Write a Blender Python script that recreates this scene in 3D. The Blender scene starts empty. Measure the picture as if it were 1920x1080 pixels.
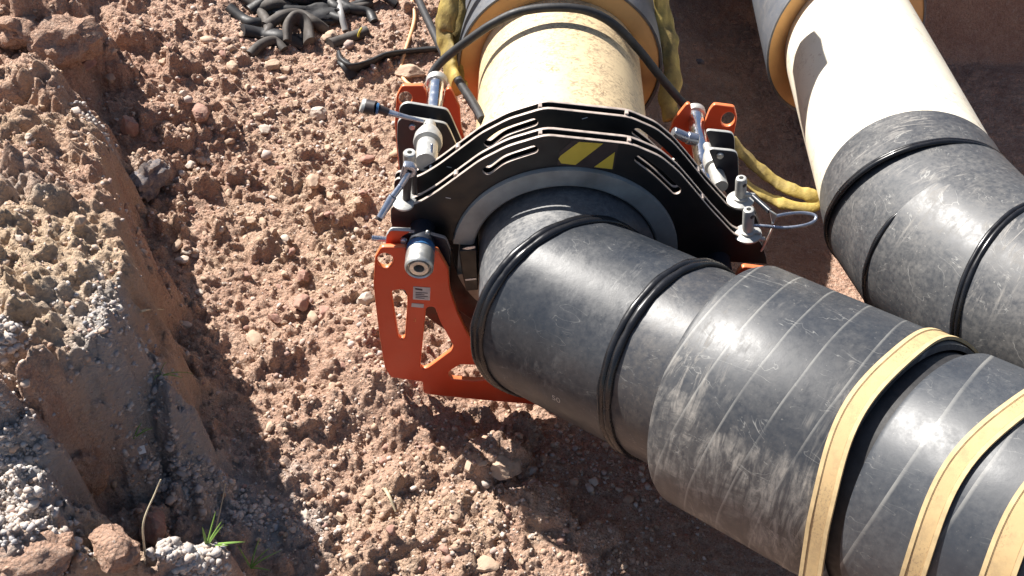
import bpy, bmesh, math, random
import numpy as np
from mathutils import Vector, Matrix
random.seed(7)
RNG = np.random.default_rng(11)
S = bpy.context.scene
COL = S.collection
R = math.radians

# ------------------------------------------------------------------ camera
CAMZ = 1.71
FPX = 2140.19
cF = Vector((0, 0.68945275, -0.72433066))
cR = Vector((0.9948937, 0.0731055, 0.06958533))
cU = Vector((-0.10092835, 0.72063201, 0.6859322))
CAM = Vector((0, 0, CAMZ))
cd = bpy.data.cameras.new('camera')
cam = bpy.data.objects.new('camera', cd)
COL.objects.link(cam)
cd.sensor_width = 36
cd.lens = FPX / 1920 * 36
cd.clip_start = 0.05
cd.clip_end = 500
m3 = Matrix((cR, cU, -cF)).transposed()
cam.matrix_world = Matrix.Translation(CAM) @ m3.to_4x4()
S.camera = cam

# ------------------------------------------------------------------ light
SUN_EL = 43.0
SUN_HEAD = -37.5            # heading the sunlight travels towards, in the ground plane
w = bpy.data.worlds.new('World')
S.world = w
w.use_nodes = True
wn = w.node_tree
sky = wn.nodes.new('ShaderNodeTexSky')
sky.sky_type = 'NISHITA'
sky.sun_disc = False
sky.sun_elevation = R(SUN_EL)
sx, sy = -math.cos(R(SUN_HEAD)), -math.sin(R(SUN_HEAD))   # towards the sun
sky.sun_rotation = math.atan2(sx, sy)
wn.nodes['Background'].inputs[1].default_value = 0.05
wn.links.new(sky.outputs[0], wn.nodes['Background'].inputs[0])
sl = bpy.data.lights.new('sun', 'SUN')
sun = bpy.data.objects.new('sun', sl)
COL.objects.link(sun)
sl.energy = 5.0
sl.angle = R(0.53)
sl.color = (1.0, 0.955, 0.89)
tosun = Vector((sx * math.cos(R(SUN_EL)), sy * math.cos(R(SUN_EL)), math.sin(R(SUN_EL))))
sun.rotation_euler = tosun.to_track_quat('Z', 'Y').to_euler()
sun.location = (0, 0, 6)
S.view_settings.view_transform = 'Standard'
S.view_settings.look = 'None'
S.view_settings.exposure = 1.1
S.view_settings.gamma = 1.0

# ------------------------------------------------------------------ materials
def newmat(name):
    m = bpy.data.materials.new(name)
    m.use_nodes = True
    nt = m.node_tree
    return m, nt, nt.nodes['Principled BSDF']

def N(nt, t, **kw):
    n = nt.nodes.new(t)
    for k, v in kw.items():
        if isinstance(k, str) and hasattr(n, k):
            setattr(n, k, v)
    return n

def math_n(nt, op, a, b=None, clamp=False):
    n = nt.nodes.new('ShaderNodeMath'); n.operation = op; n.use_clamp = clamp
    for i, v in enumerate((a, b)):
        if v is None: continue
        if isinstance(v, (int, float)): n.inputs[i].default_value = v
        else: nt.links.new(v, n.inputs[i])
    return n.outputs[0]

def noise(nt, vec, scale, detail=4, rough=.55, dist=0.0):
    n = nt.nodes.new('ShaderNodeTexNoise')
    n.inputs['Scale'].default_value = scale
    n.inputs['Detail'].default_value = detail
    n.inputs['Roughness'].default_value = rough
    n.inputs['Distortion'].default_value = dist
    if vec is not None: nt.links.new(vec, n.inputs['Vector'])
    return n.outputs[0]

def ramp(nt, fac, stops):
    n = nt.nodes.new('ShaderNodeValToRGB')
    el = n.color_ramp.elements
    while len(el) < len(stops): el.new(0.5)
    for e, (p, c) in zip(el, stops):
        e.position = p
        e.color = (c, c, c, 1) if isinstance(c, (int, float)) else (*c, 1)
    nt.links.new(fac, n.inputs[0])
    return n.outputs[0]

def mix(nt, fac, a, b):
    n = nt.nodes.new('ShaderNodeMix'); n.data_type = 'RGBA'
    for idx, v in ((0, fac), (6, a), (7, b)):
        if isinstance(v, (int, float)): n.inputs[idx].default_value = v
        elif isinstance(v, tuple): n.inputs[idx].default_value = (*v, 1)
        else: nt.links.new(v, n.inputs[idx])
    return n.outputs[2]

def bump(nt, bs, h, strength, dist):
    b = nt.nodes.new('ShaderNodeBump')
    b.inputs['Strength'].default_value = strength
    b.inputs['Distance'].default_value = dist
    nt.links.new(h, b.inputs['Height'])
    nt.links.new(b.outputs[0], bs.inputs['Normal'])
    return b

def objco(nt):
    return nt.nodes.new('ShaderNodeTexCoord').outputs['Object']

def stretch(nt, vec, s):
    n = nt.nodes.new('ShaderNodeMapping'); n.inputs['Scale'].default_value = s
    nt.links.new(vec, n.inputs['Vector'])
    return n.outputs[0]

def polar(nt, vec, ka, kz):
    """object coords with z along the pipe -> (angle*ka, z*kz, small z)"""
    s = nt.nodes.new('ShaderNodeSeparateXYZ'); nt.links.new(vec, s.inputs[0])
    a = math_n(nt, 'ARCTAN2', s.outputs[1], s.outputs[0])
    c = nt.nodes.new('ShaderNodeCombineXYZ')
    nt.links.new(math_n(nt, 'MULTIPLY', a, ka), c.inputs[0])
    nt.links.new(math_n(nt, 'MULTIPLY', s.outputs[2], kz), c.inputs[1])
    return c.outputs[0], s, a

def mat_simple(name, col, rough, metal=0.0, var=0.25, vscale=30, bmp=0.0, spec=0.5):
    m, nt, b = newmat(name)
    v = objco(nt)
    n = noise(nt, v, vscale, 5, .6)
    c0 = tuple(c * (1 - var) for c in col); c1 = tuple(min(1, c * (1 + var)) for c in col)
    nt.links.new(ramp(nt, n, [(0.3, c0), (0.7, c1)]), b.inputs['Base Color'])
    b.inputs['Metallic'].default_value = metal
    nt.links.new(ramp(nt, noise(nt, v, vscale * 2.3, 3), [(0.3, max(0, rough - .12)), (0.7, min(1, rough + .12))]), b.inputs['Roughness'])
    b.inputs['Specular IOR Level'].default_value = spec
    if bmp: bump(nt, b, noise(nt, v, vscale * 4, 4), bmp, 0.002)
    return m

def mat_pe(name, seed=0, dust=.5, streak=.5, tape=0.0, lower=0.0, lightness=1.0, rough=.36, mud=(.36, .31, .25)):
    """black polyethylene pipe wall, dusty and scratched; z runs along the pipe, y points away from the ground"""
    m, nt, b = newmat(name)
    v = objco(nt)
    off = nt.nodes.new('ShaderNodeVectorMath'); off.operation = 'ADD'
    off.inputs[1].default_value = (seed * 1.7, seed * 2.3, seed * .9)
    nt.links.new(v, off.inputs[0]); vo = off.outputs[0]
    pv, sep, ang = polar(nt, v, 1.0, 1.0)
    po = nt.nodes.new('ShaderNodeVectorMath'); po.operation = 'ADD'; po.inputs[1].default_value = (seed * 3.1, seed * 1.3, seed)
    nt.links.new(pv, po.inputs[0]); pvo = po.outputs[0]
    base = mix(nt, noise(nt, vo, 9, 5, .65), (.014 * lightness, .018 * lightness, .025 * lightness), (.034 * lightness, .041 * lightness, .054 * lightness))
    # thin film of dust everywhere, in clouds
    cloud = ramp(nt, noise(nt, vo, 5.5, 6, .7, .4), [(0.5 - .18 * dust - .1, 0.0), (0.82, 1.0)])
    fine = ramp(nt, noise(nt, vo, 120, 4, .7), [(0.35, .35), (0.65, 1.0)])
    film = math_n(nt, 'MULTIPLY', math_n(nt, 'MULTIPLY', cloud, fine), .55 * dust)
    col = mix(nt, film, base, mud)
    # streaks running round the pipe
    sv = stretch(nt, pvo, (2.2, 55, 1))
    st = noise(nt, sv, 1.0, 6, .72, 1.6)
    stm = ramp(nt, noise(nt, vo, 7, 4, .6), [(0.50 - .1 * (dust > .9), 0.0), (0.72, 1.0)])
    stk = math_n(nt, 'MULTIPLY', ramp(nt, st, [(0.52, 0.0), (0.66, 1.0)]), stm)
    if lower:
        # mud smeared over the flank that lay on the ground
        fl = math_n(nt, 'MULTIPLY', math_n(nt, 'SUBTRACT', math_n(nt, 'MULTIPLY', sep.outputs[0], -1 / .185), .72), 3.2, True)
        edge = math_n(nt, 'ADD', fl, math_n(nt, 'MULTIPLY', math_n(nt, 'SUBTRACT', noise(nt, vo, 9, 5, .7), .5), 1.5))
        fl2 = math_n(nt, 'MULTIPLY', ramp(nt, edge, [(0.30, 0.0), (0.5, 1.0)]), ramp(nt, noise(nt, vo, 14, 6, .75, .8), [(0.40, .18), (0.58, 1.0)]))
        stk = math_n(nt, 'ADD', stk, math_n(nt, 'MULTIPLY', math_n(nt, 'MULTIPLY', fl2, ramp(nt, st, [(0.40, .06), (0.62, 1.0)])), lower), True)
    col = mix(nt, math_n(nt, 'MULTIPLY', stk, .8 * streak, True), col, tuple(min(1, c * 1.12) for c in mud))
    # scratches: thin pale level lines of warped noise
    sn = noise(nt, stretch(nt, vo, (1, 1, .45)), 16, 3, .5, 2.2)
    sc = math_n(nt, 'ABSOLUTE', math_n(nt, 'SUBTRACT', sn, .5))
    scr = math_n(nt, 'MULTIPLY', ramp(nt, sc, [(0.0, 1.0), (0.006, 0.0)]), ramp(nt, noise(nt, vo, 21, 3), [(0.5, 0.0), (0.6, .8)]))
    col = mix(nt, math_n(nt, 'MULTIPLY', scr, .55 * streak + .1), col, (.42, .41, .38))
    sp = ramp(nt, noise(nt, vo, 260, 2, .5), [(0.70, 0.0), (0.76, 1.0)])
    col = mix(nt, math_n(nt, 'MULTIPLY', sp, .5 * dust), col, (.45, .42, .36))
    hgt = math_n(nt, 'ADD', math_n(nt, 'MULTIPLY', stk, .5), math_n(nt, 'MULTIPLY', noise(nt, vo, 45, 5, .65), .6))
    if tape:
        # overlapping turns of shrink tape: a pale lip every few centimetres
        tz = math_n(nt, 'ADD', sep.outputs[2], math_n(nt, 'MULTIPLY', sep.outputs[1], -.22))
        tz = math_n(nt, 'ADD', tz, math_n(nt, 'MULTIPLY', noise(nt, vo, 4, 2), .012))
        fr = math_n(nt, 'FRACT', math_n(nt, 'DIVIDE', tz, tape))
        lip = ramp(nt, fr, [(0.0, 1.0), (0.035, .7), (0.07, 0.0)])
        lipm = math_n(nt, 'MULTIPLY', lip, ramp(nt, noise(nt, vo, 13, 4), [(0.3, .15), (0.6, .75)]))
        col = mix(nt, math_n(nt, 'MULTIPLY', lipm, .6), col, (.38, .37, .34))
        hgt = math_n(nt, 'ADD', hgt, math_n(nt, 'MULTIPLY', fr, .8))
    nt.links.new(col, b.inputs['Base Color'])
    rg = math_n(nt, 'ADD', math_n(nt, 'MULTIPLY', math_n(nt, 'ADD', film, stk), .5), ramp(nt, noise(nt, vo, 30, 5, .7), [(0.3, rough - .06), (0.7, rough + .12)]), True)
    nt.links.new(rg, b.inputs['Roughness'])
    b.inputs['Specular IOR Level'].default_value = .62
    bump(nt, b, hgt, .22, .0018)
    return m

def mat_cream(name, seed, col=(.74, .62, .40), grime=.5, thr=.52):
    m, nt, b = newmat(name)
    v = objco(nt)
    off = nt.nodes.new('ShaderNodeVectorMath'); off.operation = 'ADD'; off.inputs[1].default_value = (seed, seed * 2, seed * 3)
    nt.links.new(v, off.inputs[0]); vo = off.outputs[0]
    base = mix(nt, noise(nt, vo, 6, 4), tuple(c * .93 for c in col), tuple(min(1, c * 1.05) for c in col))
    pat = ramp(nt, noise(nt, vo, 9, 6, .72, .8), [(thr, 0.0), (thr + .14, 1.0)])
    tex = ramp(nt, noise(nt, stretch(nt, vo, (1, 1, 1.6)), 55, 6, .75, 2.0), [(0.46, 0.0), (0.60, 1.0)])
    d = math_n(nt, 'MULTIPLY', math_n(nt, 'MULTIPLY', pat, tex), grime, True)
    c = mix(nt, d, base, (.36, .26, .165))
    sn = noise(nt, stretch(nt, vo, (.5, .5, 2.2)), 24, 3, .5, 1.5)
    sc = ramp(nt, math_n(nt, 'ABSOLUTE', math_n(nt, 'SUBTRACT', sn, .5)), [(0.0, 1.0), (0.007, 0.0)])
    sc = math_n(nt, 'MULTIPLY', sc, ramp(nt, noise(nt, vo, 7, 3), [(0.5, 0.0), (0.62, .8)]))
    c = mix(nt, math_n(nt, 'MULTIPLY', sc, grime), c, (.22, .15, .1))
    br = ramp(nt, noise(nt, stretch(nt, vo, (1, 1, .6)), 17, 5, .7, 1.0), [(0.61, 0.0), (0.64, .85)])
    c = mix(nt, math_n(nt, 'MULTIPLY', br, math_n(nt, 'MULTIPLY', tex, grime), True), c, (.30, .15, .07))
    nt.links.new(c, b.inputs['Base Color'])
    b.inputs['Roughness'].default_value = .5
    bump(nt, b, noise(nt, vo, 90, 5, .7), .3, .0015)
    return m

M = {}
M['pe_a'] = mat_pe('black_polyethylene_dusty', 1, dust=1.1, streak=.5, lightness=1.3, rough=.32, mud=(.44, .42, .39))
M['pe_b'] = mat_pe('black_polyethylene_bend', 2, dust=.34, streak=.4, lightness=.75, rough=.34, lower=.3, mud=(.38, .36, .33))
M['pe_c'] = mat_pe('black_polyethylene_end', 3, dust=.55, streak=.4, lightness=1.0, rough=.34, lower=.4, mud=(.33, .27, .2))
M['sleeve'] = mat_pe('wrapped_black_sleeve', 4, dust=.4, streak=.8, tape=.052, lower=.95, lightness=.8, rough=.41, mud=(.36, .33, .29))
M['sleeve_b'] = mat_pe('wrapped_black_sleeve_end', 5, dust=.36, streak=.25, tape=.075, lower=.1, lightness=.9, rough=.43, mud=(.36, .35, .33))
M['pe_mud'] = mat_pe('black_polyethylene_muddy', 6, dust=.8, streak=1.0, lightness=.95, rough=.42, mud=(.40, .37, .33))
M['jacket'] = mat_pe('grey_black_jacket', 7, dust=.8, streak=.5, lightness=2.6, rough=.5)
M['bead'] = mat_simple('black_weld_bead', (.012, .012, .014), .28, var=.3, vscale=25)
M['cream'] = mat_cream('cream_pipe_wall', 1.0, col=(.74, .57, .34), grime=1.0, thr=.40)
M['cream_b'] = mat_cream('pale_cream_pipe_wall', 5.0, col=(.80, .74, .60), grime=.8)
M['foam'] = mat_simple('orange_tan_foam', (.66, .38, .15), .85, var=.12, vscale=14, bmp=.3)
M['blackpaint'] = mat_simple('black_satin_paint', (.012, .012, .013), .42, var=.3, vscale=18, bmp=.05)
M['darkplate'] = mat_simple('dark_blue_black_steel', (.018, .021, .030), .4, var=.4, vscale=15)
M['edge'] = mat_simple('sunlit_plate_edge', (.44, .36, .31), .5, metal=.1, var=.3, vscale=60)  # pale colour puts the sunlit glint into the dark plates' rims
M['orange'] = mat_simple('orange_red_paint', (.60, .060, .018), .42, var=.07, vscale=9, bmp=.03)
M['orangeedge'] = mat_simple('orange_paint_edge', (.70, .19, .07), .38, var=.12, vscale=40)
M['liner'] = mat_simple('grey_steel_liner', (.30, .31, .30), .5, metal=.1, var=.35, vscale=12, bmp=.12)
M['dustyliner'] = mat_simple('dusty_tan_liner', (.36, .29, .22), .7, var=.3, vscale=25, bmp=.2)
M['chrome'] = mat_simple('chromed_steel', (.75, .75, .77), .16, metal=1.0, var=.05, vscale=30)
M['steel'] = mat_simple('dull_zinc_steel', (.55, .54, .50), .42, metal=.75, var=.2, vscale=50)
M['alloy'] = mat_simple('pale_cast_alloy', (.46, .455, .43), .48, metal=.35, var=.12, vscale=60, bmp=.1)
M['silver'] = mat_simple('blue_grey_steel', (.42, .45, .52), .3, metal=.85, var=.15, vscale=40)
M['blue'] = mat_simple('blue_plastic_ring', (.03, .11, .25), .35, var=.2)
M['rubber'] = mat_simple('black_rubber', (.022, .021, .022), .56, var=.4, vscale=40, bmp=.1)
M['rubberdust'] = mat_simple('dusty_black_rubber', (.075, .064, .056), .75, var=.55, vscale=25, bmp=.25)
M['greyhose'] = mat_simple('grey_hose', (.30, .29, .28), .4, var=.3, vscale=20)
M['cable'] = mat_simple('pale_orange_cable', (.72, .42, .22), .5, var=.2, vscale=20)
M['yellow'] = mat_simple('yellow_sticker', (.60, .47, .06), .45, var=.08, vscale=30)
M['label'] = mat_simple('silver_type_label', (.42, .42, .46), .4, metal=.2, var=.15, vscale=80)
M['ink'] = mat_simple('dark_print', (.05, .04, .05), .6)
M['white'] = mat_simple('white_print', (.6, .6, .6), .6)
M['paleprint'] = mat_simple('pale_marking', (.40, .38, .34), .6)
M['greycap'] = mat_simple('dark_end_cap', (.04, .03, .03), .5)
M['stick'] = mat_simple('dry_pale_stalk', (.55, .47, .32), .7, var=.25, vscale=60)
M['grass'] = mat_simple('fresh_grass_blade', (.20, .34, .07), .5, var=.35, vscale=20)
M['litter'] = mat_simple('pale_litter', (.72, .72, .70), .55, var=.1)

def mat_strap():
    m, nt, b = newmat('tan_webbing')
    v = objco(nt)
    pv, sep, ang = polar(nt, v, 1, 1)
    base = mix(nt, noise(nt, v, 20, 5, .7), (.44, .30, .145), (.60, .43, .215))
    weave = nt.nodes.new('ShaderNodeTexWave'); weave.wave_type = 'BANDS'; weave.bands_direction = 'X'
    weave.inputs['Scale'].default_value = 60; weave.inputs['Distortion'].default_value = .6
    nt.links.new(stretch(nt, pv, (1, .3, 1)), weave.inputs['Vector'])
    c = mix(nt, math_n(nt, 'MULTIPLY', weave.outputs[1], .12), base, (.45, .33, .16))
    dirt = ramp(nt, noise(nt, v, 30, 5, .7), [(0.48, 0.0), (0.70, .65)])
    c = mix(nt, dirt, c, (.27, .19, .11))
    marks = math_n(nt, 'MULTIPLY', ramp(nt, noise(nt, stretch(nt, pv, (6, 40, 1)), 9, 2), [(0.56, 0.0), (0.60, .5)]), ramp(nt, noise(nt, v, 8, 2), [(0.48, 0.0), (0.55, 1.0)]))
    c = mix(nt, marks, c, (.25, .17, .10))
    nt.links.new(c, b.inputs['Base Color'])
    b.inputs['Roughness'].default_value = .75
    bump(nt, b, math_n(nt, 'ADD', weave.outputs[1], noise(nt, v, 300, 3)), .3, .0004)
    return m
M['strap'] = mat_strap()
M['strapedge'] = mat_simple('tan_webbing_edge', (.54, .40, .21), .75, var=.2, vscale=60)
M['strapline'] = mat_simple('brown_seam', (.42, .29, .15), .8, var=.3, vscale=60)

def mat_sling():
    m, nt, b = newmat('yellow_olive_sling')
    v = objco(nt)
    c = mix(nt, ramp(nt, noise(nt, v, 16, 6, .7), [(0.35, 0.0), (0.65, 1.0)]), (.15, .105, .035), (.46, .34, .085))
    nt.links.new(c, b.inputs['Base Color'])
    b.inputs['Roughness'].default_value = .7
    bump(nt, b, noise(nt, stretch(nt, v, (1, 1, .4)), 50, 5, .7), .6, .004)
    return m
M['sling'] = mat_sling()

def mat_soil():
    m, nt, b = newmat('pinkish_clay_soil')
    v = objco(nt)
    at = nt.nodes.new('ShaderNodeAttribute'); at.attribute_name = 'grey'
    wr = nt.nodes.new('ShaderNodeAttribute'); wr.attribute_name = 'warm'
    big = noise(nt, v, 2.6, 5, .6, .3)
    c = mix(nt, ramp(nt, big, [(0.35, 0.0), (0.65, 1.0)]), (.50, .305, .215), (.64, .43, .315))
    c = mix(nt, ramp(nt, noise(nt, v, 13, 6, .7), [(0.45, 0.0), (0.7, .8)]), c, (.38, .22, .16))
    c = mix(nt, ramp(nt, noise(nt, v, 55, 5, .75), [(0.50, 0.0), (0.72, .7)]), c, (.68, .53, .42))
    c = mix(nt, ramp(nt, noise(nt, v, 230, 3, .7), [(0.36, .55), (0.52, 0.0)]), c, (.27, .17, .13))
    c = mix(nt, ramp(nt, noise(nt, v, 330, 2, .6), [(0.62, 0.0), (0.70, .7)]), c, (.66, .58, .52))
    c = mix(nt, wr.outputs[2], c, mix(nt, noise(nt, v, 60, 4, .7), (.54, .39, .26), (.66, .50, .36)))
    gc = mix(nt, noise(nt, v, 45, 5, .8), (.28, .275, .275), (.60, .56, .53))
    c = mix(nt, at.outputs[2], c, gc)
    nt.links.new(c, b.inputs['Base Color'])
    b.inputs['Roughness'].default_value = .92
    b.inputs['Specular IOR Level'].default_value = .2
    h = math_n(nt, 'ADD', math_n(nt, 'MULTIPLY', noise(nt, v, 90, 6, .75), 1.0), math_n(nt, 'MULTIPLY', noise(nt, v, 320, 4, .7), .45))
    vor = nt.nodes.new('ShaderNodeTexVoronoi'); vor.inputs['Scale'].default_value = 150
    nt.links.new(v, vor.inputs['Vector'])
    h = math_n(nt, 'SUBTRACT', h, math_n(nt, 'MULTIPLY', vor.outputs[0], .55))
    bump(nt, b, h, 1.0, .010)
    return m
M['soil'] = mat_soil()

def mat_stone(name, cols, bmp=.5, spec=.3):
    m, nt, b = newmat(name)
    v = objco(nt)
    at = nt.nodes.new('ShaderNodeAttribute'); at.attribute_name = 'tint'
    n = len(cols)
    c = ramp(nt, at.outputs[2], [(i / max(1, n - 1), cc) for i, cc in enumerate(cols)])
    c = mix(nt, ramp(nt, noise(nt, v, 90, 5, .7), [(0.42, 0.0), (0.68, .6)]), c, (.50, .37, .27))
    nt.links.new(c, b.inputs['Base Color'])
    b.inputs['Roughness'].default_value = .85
    b.inputs['Specular IOR Level'].default_value = spec
    bump(nt, b, noise(nt, v, 160, 5, .7), bmp, .003)
    return m
SC = [(.30, .19, .135), (.44, .29, .21), (.52, .38, .28), (.38, .32, .29), (.55, .47, .42), (.33, .20, .17), (.47, .33, .22), (.60, .50, .44)]
M['gravel'] = mat_stone('mixed_gravel', SC)
M['greygravel'] = mat_stone('pale_grey_gravel', [(.42, .40, .39), (.30, .30, .32), (.55, .51, .47), (.48, .40, .35), (.62, .57, .52)])
M['rock_tan'] = mat_stone('tan_rock', [(.46, .33, .24), (.50, .37, .27)])
M['rock_pale'] = mat_stone('pale_rock', [(.52, .44, .37), (.56, .48, .41)])
M['rock_dark'] = mat_stone('dark_grey_rock', [(.13, .12, .13), (.15, .14, .14)])
M['rock_red'] = mat_stone('reddish_rock', [(.34, .19, .15), (.36, .21, .16)])

# ------------------------------------------------------------------ object helpers
MW = {}
def thing(name, label, cat, loc=(0, 0, 0), rotz=0.0, group=None):
    o = bpy.data.objects.new(name, None); COL.objects.link(o)
    o.empty_display_size = .05
    o.location = loc; o.rotation_euler = (0, 0, rotz)
    o['label'] = label; o['category'] = cat
    if group: o['group'] = group
    MW[o.name] = Matrix.Translation(Vector(loc)) @ Matrix.Rotation(rotz, 4, 'Z')
    return o

def tag(o, label, cat, group=None, kind=None):
    if label: o['label'] = label
    if cat: o['category'] = cat
    if group: o['group'] = group
    if kind: o['kind'] = kind
    return o

def obj(name, bm, mats, parent=None, frame=None, smooth=True, label=None, angle=35):
    """bm holds WORLD coordinates (or coordinates in `frame`)"""
    if isinstance(bm, bmesh.types.BMesh):
        me = bpy.data.meshes.new(name)
        bmesh.ops.recalc_face_normals(bm, faces=bm.faces[:])
        bm.to_mesh(me); bm.free()
    else:
        me = bm
    if not isinstance(mats, (list, tuple)): mats = [mats]
    for mt in mats: me.materials.append(M[mt] if isinstance(mt, str) else mt)
    o = bpy.data.objects.new(name, me); COL.objects.link(o)
    P = MW[parent.name] if parent is not None else Matrix.Identity(4)
    if frame is None:
        if parent is None:
            # give the object its own origin at the middle of its base
            co = np.empty(len(me.vertices) * 3, 'f'); me.vertices.foreach_get('co', co); co = co.reshape(-1, 3)
            c = Vector(((co[:, 0].min() + co[:, 0].max()) / 2, (co[:, 1].min() + co[:, 1].max()) / 2, co[:, 2].min())) if len(co) else Vector()
            me.transform(Matrix.Translation(-c)); o.location = c
            MW[o.name] = Matrix.Translation(c)
        else:
            me.transform(P.inverted()); MW[o.name] = P
    else:
        o.parent = None
        o.matrix_world = frame if parent is None else P.inverted() @ frame
        MW[o.name] = frame.copy()
    if parent is not None: o.parent = parent
    if smooth:
        me.polygons.foreach_set('use_smooth', [True] * len(me.polygons))
        try: me.set_sharp_from_angle(angle=R(angle))
        except Exception: pass
    if label: o['label'] = label
    return o

def frame_z(origin, zdir, up=Vector((0, 0, 1))):
    z = Vector(zdir).normalized()
    x = Vector(up).cross(z)
    if x.length < 1e-4: x = Vector((1, 0, 0))
    x.normalize(); y = z.cross(x)
    m = Matrix((x, y, z)).transposed().to_4x4()
    return Matrix.Translation(Vector(origin)) @ m

def lathe(bm, profile, fr, seg=48, mi=0, closed=False):
    """profile: [(radius, z)] revolved about fr's z"""
    rings = []
    for r, z in profile:
        if r < 1e-6:
            rings.append([bm.verts.new(fr @ Vector((0, 0, z)))])
        else:
            rings.append([bm.verts.new(fr @ Vector((r * math.cos(2 * math.pi * i / seg), r * math.sin(2 * math.pi * i / seg), z))) for i in range(seg)])
    pr = list(zip(rings, rings[1:] + ([rings[0]] if closed else [])))
    if not closed: pr = pr[:len(rings) - 1]
    for a, b in pr:
        for i in range(seg):
            j = (i + 1) % seg
            vs = []
            if len(a) == 1 and len(b) == 1: continue
            if len(a) == 1: vs = [a[0], b[j], b[i]]
            elif len(b) == 1: vs = [a[i], a[j], b[0]]
            else: vs = [a[i], a[j], b[j], b[i]]
            f = bm.faces.new(vs); f.material_index = mi
    return bm

def cyl(bm, p0, p1, r, seg=20, r2=None, bev=.0, mi=0):
    p0, p1 = Vector(p0), Vector(p1); L = (p1 - p0).length
    r2 = r if r2 is None else r2
    if bev: prof = [(0, 0), (r - bev, 0), (r, bev), (r2, L - bev), (r2 - bev, L), (0, L)]
    else: prof = [(0, 0), (r, 0), (r2, L), (0, L)]
    return lathe(bm, prof, frame_z(p0, p1 - p0), seg, mi)

def box(bm, fr, sx, sy, sz, bev=.0, mi=0):
    r = bmesh.ops.create_cube(bm, size=1, matrix=fr @ Matrix.Diagonal((sx, sy, sz, 1)))
    for v in r['verts']:
        for f in v.link_faces: f.material_index = mi
    if bev:
        es = list({e for v in r['verts'] for e in v.link_edges})
        bmesh.ops.bevel(bm, geom=es, offset=bev, segments=2, affect='EDGES', profile=.7)
    return bm

def spline(pts, n=12):
    P = [Vector(p) for p in pts]
    P = [P[0] * 2 - P[1]] + P + [P[-1] * 2 - P[-2]]
    out = []
    for i in range(1, len(P) - 2):
        a, b, c, d = P[i - 1], P[i], P[i + 1], P[i + 2]
        for k in range(n):
            t = k / n
            out.append(.5 * ((2 * b) + (c - a) * t + (2 * a - 5 * b + 4 * c - d) * t * t + (3 * b - a - 3 * c + d) * t ** 3))
    out.append(P[-2])
    return out

def tube(bm, pts, r, seg=14, n=10, flat=1.0, caps=True, smoothp=True, rfun=None, upv=Vector((0, 0, 1)), mi=0, twist=0.0):
    C = spline(pts, n) if smoothp else [Vector(p) for p in pts]
    rings = []
    prev = None
    for i, c in enumerate(C):
        t = (C[min(i + 1, len(C) - 1)] - C[max(i - 1, 0)]).normalized()
        if prev is None:
            x = upv.cross(t)
            if x.length < 1e-3: x = Vector((1, 0, 0)).cross(t)
        else:
            x = prev - t * prev.dot(t)
        x.normalize(); prev = x
        y = t.cross(x)
        if twist:
            a0 = twist * i / len(C); x, y = x * math.cos(a0) + y * math.sin(a0), y * math.cos(a0) - x * math.sin(a0)
        rr = r * (rfun(i / (len(C) - 1)) if rfun else 1)
        rings.append([bm.verts.new(c + x * rr * math.cos(2 * math.pi * k / seg) + y * rr * flat * math.sin(2 * math.pi * k / seg)) for k in range(seg)])
    for a, b in zip(rings, rings[1:]):
        for i in range(seg):
            f = bm.faces.new([a[i], a[(i + 1) % seg], b[(i + 1) % seg], b[i]]); f.material_index = mi
    if caps:
        bm.faces.new(rings[0][::-1]).material_index = mi; bm.faces.new(rings[-1]).material_index = mi
    return bm

def ray(px, py):
    return (cF + cR * ((px - 960) / FPX) - cU * ((py - 540) / FPX))

# ------------------------------------------------------------------ clamp frame: u across, n along the pipe, w up
AX_Z = CAMZ - 1.32609625
n1 = Vector((-0.06132007, 0.99811815, 0))
aU = Vector((0.99811815, 0.06132007, 0))
P1 = Vector((0.07193471, 1.5, AX_Z))
def L2W(u, y, w_):
    return P1 + n1 * (y - 1.5) + aU * u + Vector((0, 0, w_))
def TR(px, py, Y):
    """measure: where the photo's point lies on the cross plane Y of the clamped pipe -> (u, w)"""
    d = ray(px, py); p0 = P1 + n1 * (Y - 1.5)
    t = (p0 - CAM).dot(n1) / d.dot(n1)
    v = CAM + d * t - p0
    return (v.dot(aU), v.z)
def RAYZ(px, py, z):
    d = ray(px, py); return CAM + d * ((z - CAMZ) / d.z)
def RAYD(px, py, depth):
    return CAM + ray(px, py) * depth

def plate(outline, holes, y, thick, bev=.0012):
    """flat sheet cut to an outline in the clamp's cross plane, front face at y; returns mesh in world coordinates"""
    cu = bpy.data.curves.new('tmp', 'CURVE'); cu.dimensions = '2D'; cu.fill_mode = 'BOTH'
    cu.extrude = thick / 2 - bev; cu.bevel_depth = bev; cu.bevel_resolution = 1; cu.offset = -bev
    for loop in [outline] + list(holes):
        s = cu.splines.new('POLY'); s.points.add(len(loop) - 1); s.use_cyclic_u = True
        for p, q in zip(s.points, loop): p.co = (q[0], q[1], 0, 1)
    o = bpy.data.objects.new('tmp', cu); COL.objects.link(o)
    dg = bpy.context.evaluated_depsgraph_get()
    me = bpy.data.meshes.new_from_object(o.evaluated_get(dg))
    bpy.data.objects.remove(o); bpy.data.curves.remove(cu)
    # curve (x,y,z) -> u, w, along
    fr = Matrix((aU, Vector((0, 0, 1)), n1)).transposed().to_4x4()
    fr = Matrix.Translation(P1 + n1 * (y + thick / 2 - 1.5)) @ fr
    me.transform(fr)
    return me

def edge_mats(me, zn=.5):
    """material 1 for faces that are the cut rim of the plate"""
    for p in me.polygons:
        p.material_index = 1 if abs(p.normal.dot(n1)) < zn else 0
    return me

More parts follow.
